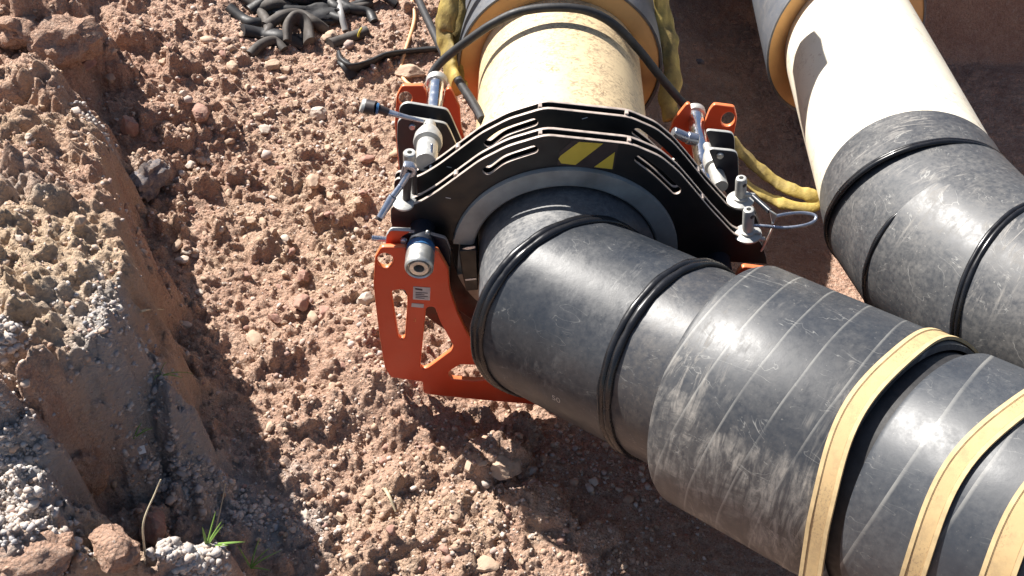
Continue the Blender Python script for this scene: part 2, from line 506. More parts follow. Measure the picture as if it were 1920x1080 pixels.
def smooth_loop(pts, r=.006, k=4):
    """round the corners of a closed polygon"""
    out = []; n = len(pts)
    for i in range(n):
        p = Vector(pts[i]).to_2d() if len(pts[i]) > 2 else Vector(pts[i])
        a = Vector(pts[i - 1]); b = Vector(pts[(i + 1) % n])
        da, db = (a - p), (b - p)
        ra = min(r, da.length * .45); rb = min(r, db.length * .45)
        q0 = p + da.normalized() * ra; q1 = p + db.normalized() * rb
        for j in range(k + 1):
            t = j / k
            out.append(tuple(q0 * (1 - t) ** 2 + p * 2 * t * (1 - t) + q1 * t * t))
    return out

def circle(c, r, n=28, a0=0, a1=2 * math.pi, end=False):
    return [(c[0] + r * math.cos(a0 + (a1 - a0) * i / (n - (1 if end else 0))), c[1] + r * math.sin(a0 + (a1 - a0) * i / (n - (1 if end else 0)))) for i in range(n)]

# ================================================================== GROUND
HP = [ # photo x, photo y, height of the trench floor and the gentle slopes
 (-250,-100,.16),(0,-60,.14),(150,0,.12),(300,0,.10),(450,0,.06),(600,0,.02),(700,0,.03),(760,0,.04),
 (-250,300,.10),(100,200,.10),(250,230,.10),(330,180,.085),(430,130,.06),(550,150,.03),(650,150,.02),
 (300,330,.075),(400,330,.05),(520,300,.03),(640,300,.0),(-250,600,.08),(350,470,.05),(450,470,.035),(560,450,.02),(660,450,0),
 (400,620,.05),(500,600,.03),(620,600,.035),(700,600,.045),(450,760,.04),(540,740,.025),(620,720,.04),(700,690,.085),(745,722,.075),(795,745,.05),(870,765,.02),(980,780,.0),(420,900,.05),(500,900,.03),(570,850,.01),(680,830,0),
 (250,850,.10),(330,930,.09),(150,950,.12),(0,900,.14),(-200,800,.14),(430,1000,.05),(520,1000,.02),(620,960,0),(350,1100,.08),(450,1200,.02),(200,1200,.12),(0,1200,.14),(560,1080,.0),
 (750,1080,0),(900,950,.02),(900,820,.03),(1050,880,.01),(1150,980,0),(1250,1080,0),(1000,1250,.0),(750,800,.035),
 (1500,1250,.0),(2100,1100,.05),(900,400,-.03),(1200,300,-.03),(1400,200,-.17),(1400,430,-.15),(1000,60,-.03),(1350,0,-.20),
 (1800,50,-.34),(1920,0,-.37),(2050,300,-.30),(2100,-100,-.40),(1900,200,-.33),(1600,-100,-.26),(1530,440,-.24),(1470,250,-.24),(1200,-150,0),(800,-150,.06),(500,-150,.10),(200,-150,.16),(-200,-200,.2),
 (1750,700,-.03),(1500,600,-.04),(2300,700,.3),
]
cpx = np.array([[*RAYZ(a, b, z)[:2], z] for a, b, z in HP])

def tps_fit(P, lam=1e-4):
    X = P[:, :2]; n = len(X)
    d = np.sqrt(((X[:, None] - X[None]) ** 2).sum(-1))
    K = np.where(d > 0, d * d * np.log(d + 1e-12), 0) + lam * np.eye(n)
    A = np.zeros((n + 3, n + 3)); A[:n, :n] = K; A[:n, n] = 1; A[:n, n + 1:] = X; A[n, :n] = 1; A[n + 1:, :n] = X.T
    s = np.linalg.solve(A, np.concatenate([P[:, 2], [0, 0, 0]]))
    return X, s
TX, TS = tps_fit(cpx, 2e-4)
def tps_eval(x, y):
    sh = x.shape; x = x.ravel(); y = y.ravel(); out = np.zeros_like(x)
    for i in range(0, len(x), 20000):
        a = x[i:i + 20000, None] - TX[None, :, 0]; b = y[i:i + 20000, None] - TX[None, :, 1]
        d2 = a * a + b * b
        out[i:i + 20000] = (.5 * d2 * np.log(d2 + 1e-12)) @ TS[:-3] + TS[-3] + x[i:i + 20000] * TS[-2] + y[i:i + 20000] * TS[-1]
    return out.reshape(sh)

class VN:
    def __init__(s, seed): s.g = np.random.default_rng(seed).random((256, 256))
    def __call__(s, x, y):
        xi = np.floor(x).astype(int); yi = np.floor(y).astype(int); fx = x - xi; fy = y - yi
        fx = fx * fx * fx * (fx * (fx * 6 - 15) + 10); fy = fy * fy * fy * (fy * (fy * 6 - 15) + 10)
        a = s.g[xi & 255, yi & 255]; b = s.g[(xi + 1) & 255, yi & 255]; c = s.g[xi & 255, (yi + 1) & 255]; d = s.g[(xi + 1) & 255, (yi + 1) & 255]
        return (a + (b - a) * fx) * (1 - fy) + (c + (d - c) * fx) * fy
def fbm(x, y, freq, octv, seed, gain=.5, ridge=False):
    t = 0; amp = 1; tot = 0
    for o in range(octv):
        v = VN(seed + o)(x * freq + 17.3 * o, y * freq - 9.1 * o)
        v = v * 2 - 1
        if ridge: v = 1 - 2 * np.abs(v)
        t = t + v * amp; tot += amp; amp *= gain; freq *= 2.03
    return t / tot

STEP = .0034
X0, X1, Y0, Y1 = -1.42, 1.5, .50, 3.50
fx = np.arange(X0, X1, STEP); fy = np.arange(Y0, Y1, STEP)
gx, gy = np.meshgrid(fx, fy, indexing='ij')
cx_ = np.linspace(X0, X1, 190); cy_ = np.linspace(Y0, Y1, 180)
cgx, cgy = np.meshgrid(cx_, cy_, indexing='ij')
ch = tps_eval(cgx, cgy)
def bilin(grid, xs, ys, x, y):
    ux = np.clip((x - xs[0]) / (xs[1] - xs[0]), 0, len(xs) - 1.001); uy = np.clip((y - ys[0]) / (ys[1] - ys[0]), 0, len(ys) - 1.001)
    i = ux.astype(int); j = uy.astype(int); a = ux - i; b = uy - j
    return (grid[i, j] * (1 - a) + grid[i + 1, j] * a) * (1 - b) + (grid[i, j + 1] * (1 - a) + grid[i + 1, j + 1] * a) * b
wx = gx + .03 * fbm(gx, gy, 6, 4, 90); wy = gy + .03 * fbm(gx, gy, 6, 4, 95)
base = bilin(ch, cx_, cy_, wx, wy)
bank = np.clip((base - .03) / .15, 0, 1)
# the left bank: a cut edge following its rim, higher towards the camera
RIM = [(-1.5, 3.6), (-1.14, 2.55), (-1.02, 2.10), (-.90, 1.80), (-.80, 1.60), (-.68, 1.385), (-.60, 1.22), (-.545, 1.085), (-.575, .975), (-.645, .90), (-.78, .84), (-1.7, .75)]
def sdist(x, y):
    best = np.full(x.shape, 1e9); ins = np.zeros(x.shape, bool)
    poly = RIM + [(-9, .75), (-9, 3.6)]
    for (ax, ay), (bx, by) in zip(poly, poly[1:] + poly[:1]):
        t_ = np.clip(((x - ax) * (bx - ax) + (y - ay) * (by - ay)) / ((bx - ax) ** 2 + (by - ay) ** 2), 0, 1)
        best = np.minimum(best, np.hypot(x - ax - t_ * (bx - ax), y - ay - t_ * (by - ay)))
        cr = ((ay > y) != (by > y)) & (x < (bx - ax) * (y - ay) / (by - ay + 1e-12) + ax)
        ins ^= cr
    return np.where(ins, best, -best)
rimd = sdist(gx + .045 * fbm(gx, gy, 5, 5, 70), gy + .045 * fbm(gx, gy, 5, 5, 75)) + .012 * fbm(gx, gy, 30, 3, 78)
wall = np.clip((rimd + .045 + .02 * fbm(gx, gy, 9, 3, 79)) / (.075 + .03 * fbm(gx, gy, 6, 2, 66)), 0, 1); wall = wall * wall * (3 - 2 * wall)
topz = np.interp(gy, [.8, 1.1, 1.3, 1.6, 1.9, 2.3, 3.0], [.41, .40, .375, .30, .235, .19, .2]) + .05 * np.clip(rimd / .35, 0, 1)
base = base * (1 - wall) + topz * wall
def lump(px, py, z, r, sq=1.0, ang=0.0):
    global base
    p = RAYZ(px, py, z); X = gx - p.x + .3 * r * fbm(gx, gy, 20, 3, 81); Y = gy - p.y + .3 * r * fbm(gx, gy, 20, 3, 84)
    a = (X * math.cos(ang) + Y * math.sin(ang)) / r; b = (-X * math.sin(ang) + Y * math.cos(ang)) / (r * sq)
    f = np.clip(1 - (a * a + b * b), 0, 1) ** .7
    base = np.maximum(base, base * (1 - f) + z * f)
for a_ in [(312, 735, .27, .045, .8, 0), (328, 785, .22, .045, .8, 0), (345, 820, .17, .045, .8, 0), (375, 880, .12, .05, .8, 0),
           (0, 830, .385, .08, 1, 0), (30, 910, .36, .08, 1, 0), (60, 990, .34, .08, .9, 0), (0, 1040, .36, .10, 1, 0), (140, 1070, .30, .07, 1, 0), (215, 1040, .27, .05, 1, 0), (345, 1040, .25, .055, .8, 0), (405, 1030, .25, .045, .8, 0), (290, 1080, .25, .06, 1, 0), (160, 1000, .26, .05, 1, 0)]:
    lump(*a_)
bank = np.clip((base - .05) / .15, 0, 1)
Hh = base.copy()
Hh += .016 * fbm(gx, gy, 4, 4, 10) * (.7 + bank)
Hh += .012 * fbm(gx, gy, 14, 4, 20) * (.55 + .8 * bank)
# diagonal spade ridges on the bank, running the way the spoil slid
rx = gx * .80 - gy * .60; ry = gx * .60 + gy * .80
slope_ = np.clip((-.20 - gx) / .2, 0, 1)
Hh += .012 * fbm(rx * .35, ry, 17, 4, 30, ridge=True) * np.clip(bank * 1.2, .15 + .5 * slope_, 1)
Hh += .008 * fbm(rx * .3, ry, 34, 3, 33, ridge=True) * slope_
Hh += .0062 * fbm(gx, gy, 50, 4, 40, ridge=True)
Hh += .0028 * fbm(gx, gy, 130, 3, 50)
# clods as raised lumps
def stamp(cx, cy, r, h, sq=.8, ang=0., p=1.0, soft=False):
    i0 = int((cx - 1.5 * r - X0) / STEP); i1 = int((cx + 1.5 * r - X0) / STEP) + 1; j0 = int((cy - 1.5 * r - Y0) / STEP); j1 = int((cy + 1.5 * r - Y0) / STEP) + 1
    i0 = max(i0, 0); j0 = max(j0, 0); i1 = min(i1, len(fx)); j1 = min(j1, len(fy))
    if i1 - i0 < 2 or j1 - j0 < 2: return
    X = gx[i0:i1, j0:j1] - cx; Y = gy[i0:i1, j0:j1] - cy
    a = (X * math.cos(ang) + Y * math.sin(ang)) / r; b = (-X * math.sin(ang) + Y * math.cos(ang)) / (r * sq)
    wob = 1 + .5 * (VN(7)(gx[i0:i1, j0:j1] * 1.3 / r, gy[i0:i1, j0:j1] * 1.3 / r) - .5) + .35 * (VN(8)(gx[i0:i1, j0:j1] * 4 / r, gy[i0:i1, j0:j1] * 4 / r) - .5)
    q = np.maximum(np.abs(a), np.abs(b)) * .5 + np.sqrt(a * a + b * b) * .5
    q = q * wob
    f = np.clip(1 - q ** 2.2, 0, 1) ** (.55 if not soft else 1.1)
    Hh[i0:i1, j0:j1] += h * f
rr = random.Random(5)
for px, py, z, r, h, ang in [(115, 75, .20, .10, .10, .6), (205, 120, .15, .06, .06, .2), (60, 210, .22, .08, .05, 1.0), (245, 70, .12, .05, .045, .3), (150, 240, .2, .07, .055, .9), (40, 330, .24, .06, .03, .4), (90, 420, .26, .05, .03, .2), (20, 480, .28, .05, .03, .8),
                             (285, 330, .08, .055, .05, .5), (205, 395, .24, .05, .03, 1.2), (330, 255, .10, .04, .035, .2), (380, 210, .08, .045, .035, 1.0), (300, 190, .15, .05, .04, .4),
                             (420, 250, .05, .04, .03, .2), (610, 410, .01, .05, .035, .5), (450, 340, .03, .035, .03, .3), (20, 90, .22, .08, .06, 0), (345, 120, .10, .04, .04, .8), (540, 330, .02, .03, .02, .6),
                             (930, 860, .02, .06, .045, .4), (600, 780, .02, .05, .03, .3), (520, 660, .05, .045, .03, .8), (740, 900, 0, .05, .022, .9), (720, 1020, 0, .06, .02, .3), (1010, 960, .0, .06, .03, .2), (1120, 1010, 0, .05, .02, .7),
                             (500, 470, .03, .05, .03, .4), (380, 350, .06, .035, .03, .1), (160, 930, .13, .035, .06, 1.4), (260, 990, .13, .04, .04, .4), (40, 740, .32, .05, .03, .2)]:
    p = RAYZ(px, py, z); stamp(p.x, p.y, r, h, .7, ang)
for k in range(9500):
    px = rr.uniform(-60, 1000); py = rr.uniform(-120, 1120)
    bnk = px < 330
    dens = 1.0 if px < 430 else .55
    if rr.random() > dens: continue
    p = RAYZ(px, py, .22 if bnk else .03)
    r = rr.lognormvariate(math.log(.0072), .5); r = min(r, .035)
    stamp(p.x, p.y, r, r * rr.uniform(.4, .85), rr.uniform(.6, 1), rr.uniform(0, 3.1))
Hh = np.where(np.isfinite(Hh), Hh, 0)

def HG(x, y):
    if x < X0 or x > fx[-1] or y < Y0 or y > fy[-1]:
        return float(tps_eval(np.array([float(x)]), np.array([float(y)]))[0]) if abs(x) < 2 and y < 4 else .2
    return float(bilin(Hh, fx, fy, np.array([x]), np.array([y]))[0])

def GP(px, py):
    """the point of the ground under the photo's point"""
    d = ray(px, py); ts = np.linspace(.7, 4.2, 1500)
    X = d.x * ts; Y = d.y * ts; Z = CAMZ + d.z * ts
    g = bilin(Hh, fx, fy, X, Y)
    ok = (X > X0) & (X < fx[-1]) & (Y > Y0) & (Y < fy[-1]) & (Z < g)
    if ok.any():
        i = int(np.argmax(ok)); return Vector((X[i], Y[i], Z[i]))
    return RAYZ(px, py, .02)

# tensor grid: fine inside, growing to the horizon outside
def grow(a, b, n):
    t = np.linspace(0, 1, n + 1)[1:]
    return a + (b - a) * (t ** 2.6 * .995 + .005 * t)
lx = grow(X0, -60, 26)[::-1]; hx = grow(fx[-1], 60, 26); ly = grow(Y0, -60, 26)[::-1]; hy = grow(fy[-1], 60, 26)
ax_ = np.concatenate([lx, fx, hx]); ay_ = np.concatenate([ly, fy, hy])
AXg, AYg = np.meshgrid(ax_, ay_, indexing='ij')
Zg = bilin(Hh, fx, fy, np.clip(AXg, X0, fx[-1]), np.clip(AYg, Y0, fy[-1]))
out = np.maximum.reduce([X0 - AXg, AXg - fx[-1], Y0 - AYg, AYg - fy[-1], np.zeros_like(AXg)])
smo = bilin(ch, cx_, cy_, np.clip(AXg, X0, fx[-1]), np.clip(AYg, Y0, fy[-1]))
tt = np.clip(out / .25, 0, 1)
Zg = Zg * (1 - tt) + smo * tt
left = np.clip((X0 - AXg) / 3, 0, 1)
Zg = Zg * (1 - np.clip(out / 8, 0, 1)) + .85 * np.clip(out / 8, 0, 1)
# mound added at the far end, over both pipes, to shade the right floor
hp_ = np.clip((AYg - 3.10 - .05 * np.sin(AXg * 5)) / .34, 0, 1); hp_ = hp_ * hp_ * (3 - 2 * hp_)
hx_ = np.clip((AXg + .22) / .25, 0, 1) * np.clip((2.6 - AXg) / .4, 0, 1)
Zg = Zg + hp_ * hx_ * (.07 * fbm(AXg, AYg, 5, 5, 130) + .03 * fbm(AXg, AYg, 22, 4, 140, ridge=True)) * (np.abs(AXg) < 4)
Zg = Zg + 1.15 * hp_ * hx_ * np.clip((5.5 - AYg) / 1.5, 0, 1) * (1 + .12 * np.sin(AXg * 9 + AYg * 4))
nx_, ny_ = Zg.shape
co = np.stack([AXg, AYg, Zg], -1).reshape(-1, 3).astype('f')
idx = np.arange(nx_ * ny_).reshape(nx_, ny_)
q = np.stack([idx[:-1, :-1], idx[1:, :-1], idx[1:, 1:], idx[:-1, 1:]], -1).reshape(-1, 4)
def mesh_from(name, co, faces, k):
    me = bpy.data.meshes.new(name)
    me.vertices.add(len(co)); me.vertices.foreach_set('co', co.ravel())
    nf = len(faces)
    me.loops.add(nf * k); me.loops.foreach_set('vertex_index', faces.ravel().astype('i'))
    me.polygons.add(nf); me.polygons.foreach_set('loop_start', np.arange(0, nf * k, k, dtype='i'))
    me.update(calc_edges=True)
    return me
gm = mesh_from('soil_ground', co, q, 4)
# where the soil is pale gravel, and where it is warm sandy clay
def blob(x, y, cx, cy, r):
    return np.exp(-((x - cx) ** 2 + (y - cy) ** 2) / (r * r))
grey = np.zeros(nx_ * ny_); warm = np.zeros(nx_ * ny_)
for px, py, z, r, s in [(270, 800, .12, .07, .6), (330, 900, .10, .09, .7), (450, 960, .04, .09, .7), (355, 1040, .24, .05, .9), (30, 880, .36, .08, .8), (50, 980, .34, .07, .5), (30, 740, .32, .04, .7), (60, 450, .28, .08, .35), (540, 1000, .0, .05, .5), (180, 260, .2, .05, .4)]:
    p = RAYZ(px, py, z); grey += s * blob(co[:, 0], co[:, 1], p.x, p.y, r)
for px, py, z, r, s in [(100, 600, .31, .17, .9), (30, 560, .31, .15, .7), (150, 660, .31, .1, .8), (170, 1030, .28, .08, .7), (640, 250, 0, .2, .3), (620, 420, 0, .2, .4), (800, 1030, 0, .15, .3), (240, 1030, .26, .06, .6), (60, 320, .23, .15, .5)]:
    p = RAYZ(px, py, z); warm += s * blob(co[:, 0], co[:, 1], p.x, p.y, r)
nn = fbm(co[:, 0], co[:, 1], 25, 4, 60)
for nm, arr in (('grey', grey), ('warm', warm)):
    a = gm.attributes.new(nm, 'FLOAT', 'POINT'); a.data.foreach_set('value', np.clip(arr + nn * .5 * (arr > .05), 0, 1).astype('f'))
gm.polygons.foreach_set('use_smooth', [True] * len(gm.polygons))
gm.materials.append(M['soil'])
go = bpy.data.objects.new('trench_soil', gm); COL.objects.link(go)
tag(go, 'pinkish tan clay of the trench floor and its left bank', 'ground', kind='structure')

# ------------------------------------------------------------------ stones
def ico_template(seed, sub=1, ang=.32):
    bm = bmesh.new(); bmesh.ops.create_icosphere(bm, subdivisions=sub, radius=1)
    r_ = random.Random(seed)
    sc = Vector((r_.uniform(.8, 1.3), r_.uniform(.65, 1.0), r_.uniform(.5, .8)))
    planes = [(Vector((r_.gauss(0, 1), r_.gauss(0, 1), r_.gauss(0, 1))).normalized(), r_.uniform(.55, .85)) for _ in range(7)]
    for v in bm.verts:
        c = v.co * (1 + r_.uniform(-ang, ang) * .5)
        for pn, pd in planes:
            k = c.dot(pn)
            if k > pd: c = c - pn * (k - pd)
        v.co = Vector((c.x * sc.x, c.y * sc.y, c.z * sc.z))
    V = np.array([v.co[:] for v in bm.verts]); Fc = np.array([[v.index for v in f.verts] for f in bm.faces]); bm.free()
    return V, Fc
TPL = [ico_template(i, 1) for i in range(10)]
def rotm(rng):
    a, b, c = rng.uniform(0, 6.28), rng.uniform(-.5, .5), rng.uniform(-.5, .5)
    return np.array((Matrix.Rotation(a, 3, 'Z') @ Matrix.Rotation(b, 3, 'X') @ Matrix.Rotation(c, 3, 'Y')))
def scatter(name, items, mat, label, cat, sink=.3):
    vs = []; fs = []; tn = []; o = 0
    for (x, y, z, r, t) in items:
        V, Fc = TPL[rr.randrange(10)]
        W_ = V @ rotm(rr).T * r + np.array([x, y, z + r * (.55 - sink)])
        vs.append(W_); fs.append(Fc + o); o += len(V); tn.append(np.full(len(V), t))
    co = np.concatenate(vs).astype('f'); f = np.concatenate(fs); t = np.concatenate(tn).astype('f')
    c0 = np.array([co[:, 0].mean(), co[:, 1].mean(), 0], 'f')
    me = mesh_from(name, co - c0, f, 3)
    a = me.attributes.new('tint', 'FLOAT', 'POINT'); a.data.foreach_set('value', t)
    me.materials.append(M[mat])
    ob = bpy.data.objects.new(name, me); ob.location = c0; COL.objects.link(ob)
    tag(ob, label, cat, kind='stuff')
    return ob
items = []
dn = VN(77)
for k in range(26000):
    px = rr.uniform(-60, 1330); py = rr.uniform(-60, 1130)
    if px > 900 and py < 700: continue
    p = RAYZ(px, py, .26 if px < 250 else (.1 if px < 330 else .03))
    if not (X0 < p.x < fx[-1] and Y0 < p.y < fy[-1]): continue
    d = float(dn(np.array([p.x * 9]), np.array([p.y * 9]))[0])
    keep = .25 + .9 * d
    if px < 300: keep *= .55
    if 300 < px < 480 and py > 420: keep *= .45
    if rr.random() > keep: continue
    r = min(.013, rr.lognormvariate(math.log(.0026), .5))
    if py < 350 and 300 < px < 760: r *= 1.35
    items.append((p.x, p.y, HG(p.x, p.y), r, rr.random()))
scatter('scattered_gravel', items, 'gravel', 'small mixed gravel scattered over the trench floor and the left bank', 'gravel')
items = []
for cx, cy, z, sx_, sy_, n, rm in [(355, 1040, .24, 45, 28, 1000, .0038), (35, 870, .36, 50, 70, 500, .0028), (60, 1000, .33, 80, 50, 500, .0034), (280, 830, .1, 60, 60, 400, .003), (440, 960, .04, 80, 40, 350, .003), (40, 745, .32, 45, 20, 240, .0038), (590, 1000, 0, 40, 40, 60, .003), (180, 260, .2, 25, 25, 90, .004), (330, 920, .1, 60, 30, 400, .0036)]:
    for k in range(n):
        p = RAYZ(rr.gauss(cx, sx_ * .6), rr.gauss(cy, sy_ * .6), z)
        if not (X0 < p.x < fx[-1] and Y0 < p.y < fy[-1]): continue
        items.append((p.x, p.y, HG(p.x, p.y), min(.012, rr.lognormvariate(math.log(rm), .45)), rr.random()))
scatter('grey_gravel', items, 'greygravel', 'pale grey gravel spilling out of the lower left bank', 'gravel')

def rock(name, px, py, r, mat, label, cat='rock', sq=(1.2, .85, .7), seed=0, sub=4, group=None, sink=.25, rough=.12, rot=None, cut=9):
    r_ = random.Random(seed * 31 + 5)
    bm = bmesh.new(); bmesh.ops.create_icosphere(bm, subdivisions=sub, radius=1)
    planes = [(Vector((r_.gauss(0, 1), r_.gauss(0, 1), r_.gauss(0, 1))).normalized(), r_.uniform(.6, .9)) for _ in range(cut)]
    off = seed * 3.7
    from mathutils import noise as mn
    for v in bm.verts:
        c = v.co.copy()
        for pn, pd in planes:
            k = c.dot(pn)
            if k > pd: c = c - pn * (k - pd) * .92
        nz = mn.fractal(v.co * 1.6 + Vector((off, off, off)), 1.0, 2.0, 5)
        c *= 1 + rough * nz + (.05 * mn.fractal(v.co * 7 + Vector((off, 0, off)), .8, 2.0, 4) if sub > 3 else 0)
        v.co = Vector((c.x * sq[0], c.y * sq[1], c.z * sq[2])) * r
    p = GP(px, py)
    Mx = Matrix.Translation((p.x, p.y, p.z + r * sq[2] * (.9 - sink * 2))) @ Matrix.Rotation(r_.uniform(0, 6.28) if rot is None else rot, 4, 'Z') @ Matrix.Rotation(r_.uniform(-.3, .3), 4, 'X')
    bm.transform(Mx)
    o = obj(name, bm, mat)
    tag(o, label, cat, group)
    return o

rock('clay_clod', 118, 92, .062, 'soil', 'largest clay clod, flat shaded face, at the top left of the bank', 'clod', (1.25, .9, .8), 1, sink=.3, rot=.6, rough=.34, cut=5)
rock('dark_clod', 282, 335, .042, 'rock_dark', 'dark grey angular clod lying at the foot of the left bank in shadow', 'clod', (1.3, .8, .7), 2, rough=.4, cut=5, sink=.35)
rock('tan_rock', 436, 128, .016, 'rock_tan', 'smooth tan stone just below the left end of the black hose heap', seed=3)
rock('tan_rock', 512, 128, .022, 'rock_tan', 'rounded tan stone below the curved rubber scraps, flat on top', seed=4)
rock('pale_rock', 597, 218, .023, 'rock_pale', 'pale whitish stone alone on the gravel left of the upper clamp ear', seed=5)
rock('flat_rock', 770, 140, .030, 'rock_tan', 'large flat tan stone just above the rear orange ear beside the yellow sling', seed=6, sq=(1.3, 1.0, .6))
rock('reddish_rock', 245, 245, .026, 'rock_red', 'upright reddish brown stone in the shade below the largest clod', seed=7, sq=(.8, .8, 1.2))
rock('reddish_rock', 160, 125, .022, 'rock_red', 'reddish stone half buried on the upper bank right of the largest clod', seed=8)
rock('clay_clod', 165, 905, .034, 'soil', 'upright brown clay clod standing in the hollow of the lower left bank', 'clod', (.9, .75, 1.5), 9, rough=.22)
rock('clay_clod', 290, 990, .030, 'rock_red', 'rounded reddish clod beside the pale gravel heap at the bottom left', 'clod', (1, .8, .9), 10)
rock('pale_rock', 572, 966, .012, 'rock_pale', 'small cream stone lit at the tip of the bank shadow', seed=11, sq=(1.5, .8, .6))
rock('tan_rock', 480, 640, .019, 'rock_tan', 'flat tan stone at the edge of the bank shadow left of the orange plate', seed=12, sq=(1.4, 1, .6))
rock('tan_rock', 945, 880, .028, 'rock_tan', 'largest tan lump on the ground below the orange plate beside the pipe shadow', seed=13, sq=(1.2, 1, .7), rough=.2)
rock('tan_rock', 588, 345, .019, 'rock_tan', 'tan stone at the end of a long ridge in the middle of the left slope', seed=14)
rock('reddish_rock', 375, 215, .024, 'rock_red', 'reddish brown lump with a flat face on the upper left slope', seed=15)
rock('clay_clod', 30, 60, .05, 'soil', 'pale tan clod at the very top left corner of the bank', 'clod', (1.2, 1, .6), 16, rough=.34, sink=.35, cut=5)
rock('clay_clod', 215, 1030, .035, 'soil', 'orange tan clod at the bottom edge left of the pale gravel heap', 'clod', (1.2, .9, .8), 17, rough=.25)
rock('clay_clod', 70, 1055, .04, 'soil', 'smooth tan clod in the bottom left corner', 'clod', (1.4, .9, .55), 18, rough=.3, sink=.35)
for q_, (a_, b_, r_, lb_) in enumerate([(520, 22, .045, 'wide black rubber lump under the left of the hose heap'), (585, 30, .05, 'widest black rubber lump under the middle of the hose heap'), (625, 5, .045, 'black rubber lump under the right end of the hose heap'), (545, -15, .05, 'black rubber lump at the back of the hose heap')]):
    rock('rubber_lump', a_, b_, r_, 'rubber', lb_, 'rubber scrap', (1.5, .9, .35), 40 + q_, rough=.35, rot=.2 * q_)
rock('dark_rock', 1312, 118, .012, 'rock_dark', 'small black stone on the shaded floor between the two pipes', seed=19)
ZN = [('upper slope between the bank and the rear orange ear', lambda x, y: y < 220), ('middle slope left of the clamp', lambda x, y: y < 450), ('soil left of the orange plate', lambda x, y: y < 700), ('soil below the orange plate', lambda x, y: True)]
for k in range(200):
    if k < 130: px, py = rr.uniform(330, 720), rr.uniform(60, 640)
    elif k < 175: px, py = rr.uniform(480, 1180), rr.uniform(620, 1080)
    else: px, py = rr.uniform(20, 330), rr.uniform(20, 480)
    if 690 < px < 1100 and py < 800: continue
    r = min(.022, rr.lognormvariate(math.log(.0085), .34))
    m_ = rr.choice(['rock_tan', 'rock_tan', 'rock_pale', 'rock_red', 'rock_tan'])
    zl = 'bank at the left edge' if px < 330 else next(n_ for n_, f_ in ZN if f_(px, py))
    cl_ = {'rock_tan': 'tan', 'rock_pale': 'pale', 'rock_red': 'reddish'}[m_]
    rock('loose_stone', px, py, r, m_, 'small loose ' + cl_ + ' stone on the ' + zl, 'stone', (rr.uniform(1, 1.4), rr.uniform(.7, 1), rr.uniform(.5, .8)), 100 + k, sub=3, cut=14, group='loose ' + cl_ + ' stones on the ' + zl, rough=.18)

# ================================================================== PIPE HELPERS
def ring_on(fr, r, pn, po, seg):
    """section of a cylinder (axis = fr z) by the plane through po with normal pn -> points in fr coordinates"""
    inv = fr.inverted(); n_ = (inv.to_3x3() @ pn); o_ = inv @ po
    out = []
    for i in range(seg):
        a = 2 * math.pi * i / seg; x, y = r * math.cos(a), r * math.sin(a)
        z = (n_.dot(o_) - n_.x * x - n_.y * y) / n_.z
        out.append(Vector((x, y, z)))
    return out
def pipe_mesh(fr, stations, seg=112, cap0=False, cap1=False):
    """stations: [(radius, plane normal, plane point)]"""
    bm = bmesh.new(); rings = []
    for r, pn, po in stations:
        rings.append([bm.verts.new(v) for v in ring_on(fr, r, pn, po, seg)])
    for a, b in zip(rings, rings[1:]):
        for i in range(seg):
            j = (i + 1) % seg; bm.faces.new([a[i], a[j], b[j], b[i]])
    if cap0: bm.faces.new(rings[0][::-1])
    if cap1: bm.faces.new(rings[-1])
    return bm
def bead_mesh(fr, r, pn, po, br, seg=112, bumpy=0.0, wid=1.0, arc=None):
    pts = ring_on(fr, r, pn, po, seg); bm = bmesh.new(); rings = []
    rg = random.Random(3)
    for i, p in enumerate(pts):
        rad = Vector((p.x, p.y, 0)).normalized(); ax = Vector((0, 0, 1))
        b2 = br * (1 + bumpy * math.sin(i * .9) * rg.random())
        if arc:
            dd = abs((math.degrees(math.atan2(p.y, p.x)) - arc[0] + 180) % 360 - 180); f_ = max(0.0, min(1.0, (arc[1] - dd) / 12)); b2 *= f_; p = p - Vector((p.x, p.y, 0)).normalized() * (.004 * (1 - f_))
        rings.append([bm.verts.new(p + rad * b2 * math.cos(t) + ax * b2 * wid * math.sin(t)) for t in [2 * math.pi * k / 12 for k in range(12)]])
    for i in range(seg):
        a, b = rings[i], rings[(i + 1) % seg]
        for k in range(12): bm.faces.new([a[k], a[(k + 1) % 12], b[(k + 1) % 12], b[k]])
    return bm
def dirv(h, e):
    h, e = R(h), R(e)
    return Vector((math.cos(h) * math.cos(e), math.sin(h) * math.cos(e), math.sin(e)))
ZUP = Vector((0, 0, 1))
RP = .1575
RJ = .2022

# ================================================================== PIPE 1: cream pipe with jacket
YE = 1.866
def PA(y): return P1 + n1 * (y - 1.5)
t = thing('cream_pipe', 'left cream pipe, held in the black and orange clamp', 'pipe', (PA(2.6).x, PA(2.6).y, 0))
fr = frame_z(PA(1.40), n1)
obj('pipe_wall', pipe_mesh(fr, [(RP, n1, PA(1.40)), (RP, n1, PA(1.6)), (RP, n1, PA(1.8)), (RP, n1, PA(2.2)), (RP, n1, PA(4.2))]), 'cream', t, frame=fr)
fr = frame_z(PA(YE), n1)
obj('jacket', pipe_mesh(fr, [(RJ - .006, n1, PA(YE - .001)), (RJ - .001, n1, PA(YE - .003)), (RJ, n1, PA(YE)), (RJ, n1, PA(2.3)), (RJ, n1, PA(4.2))]), 'jacket', t, frame=fr)
bm = bmesh.new(); lathe(bm, [(RP + .0005, .004), (RP + .01, .0), (RJ - .008, .001), (RJ - .0062, .003), (RJ - .0062, .03)], fr, 112)
obj('foam_end', bm, 'foam', t)
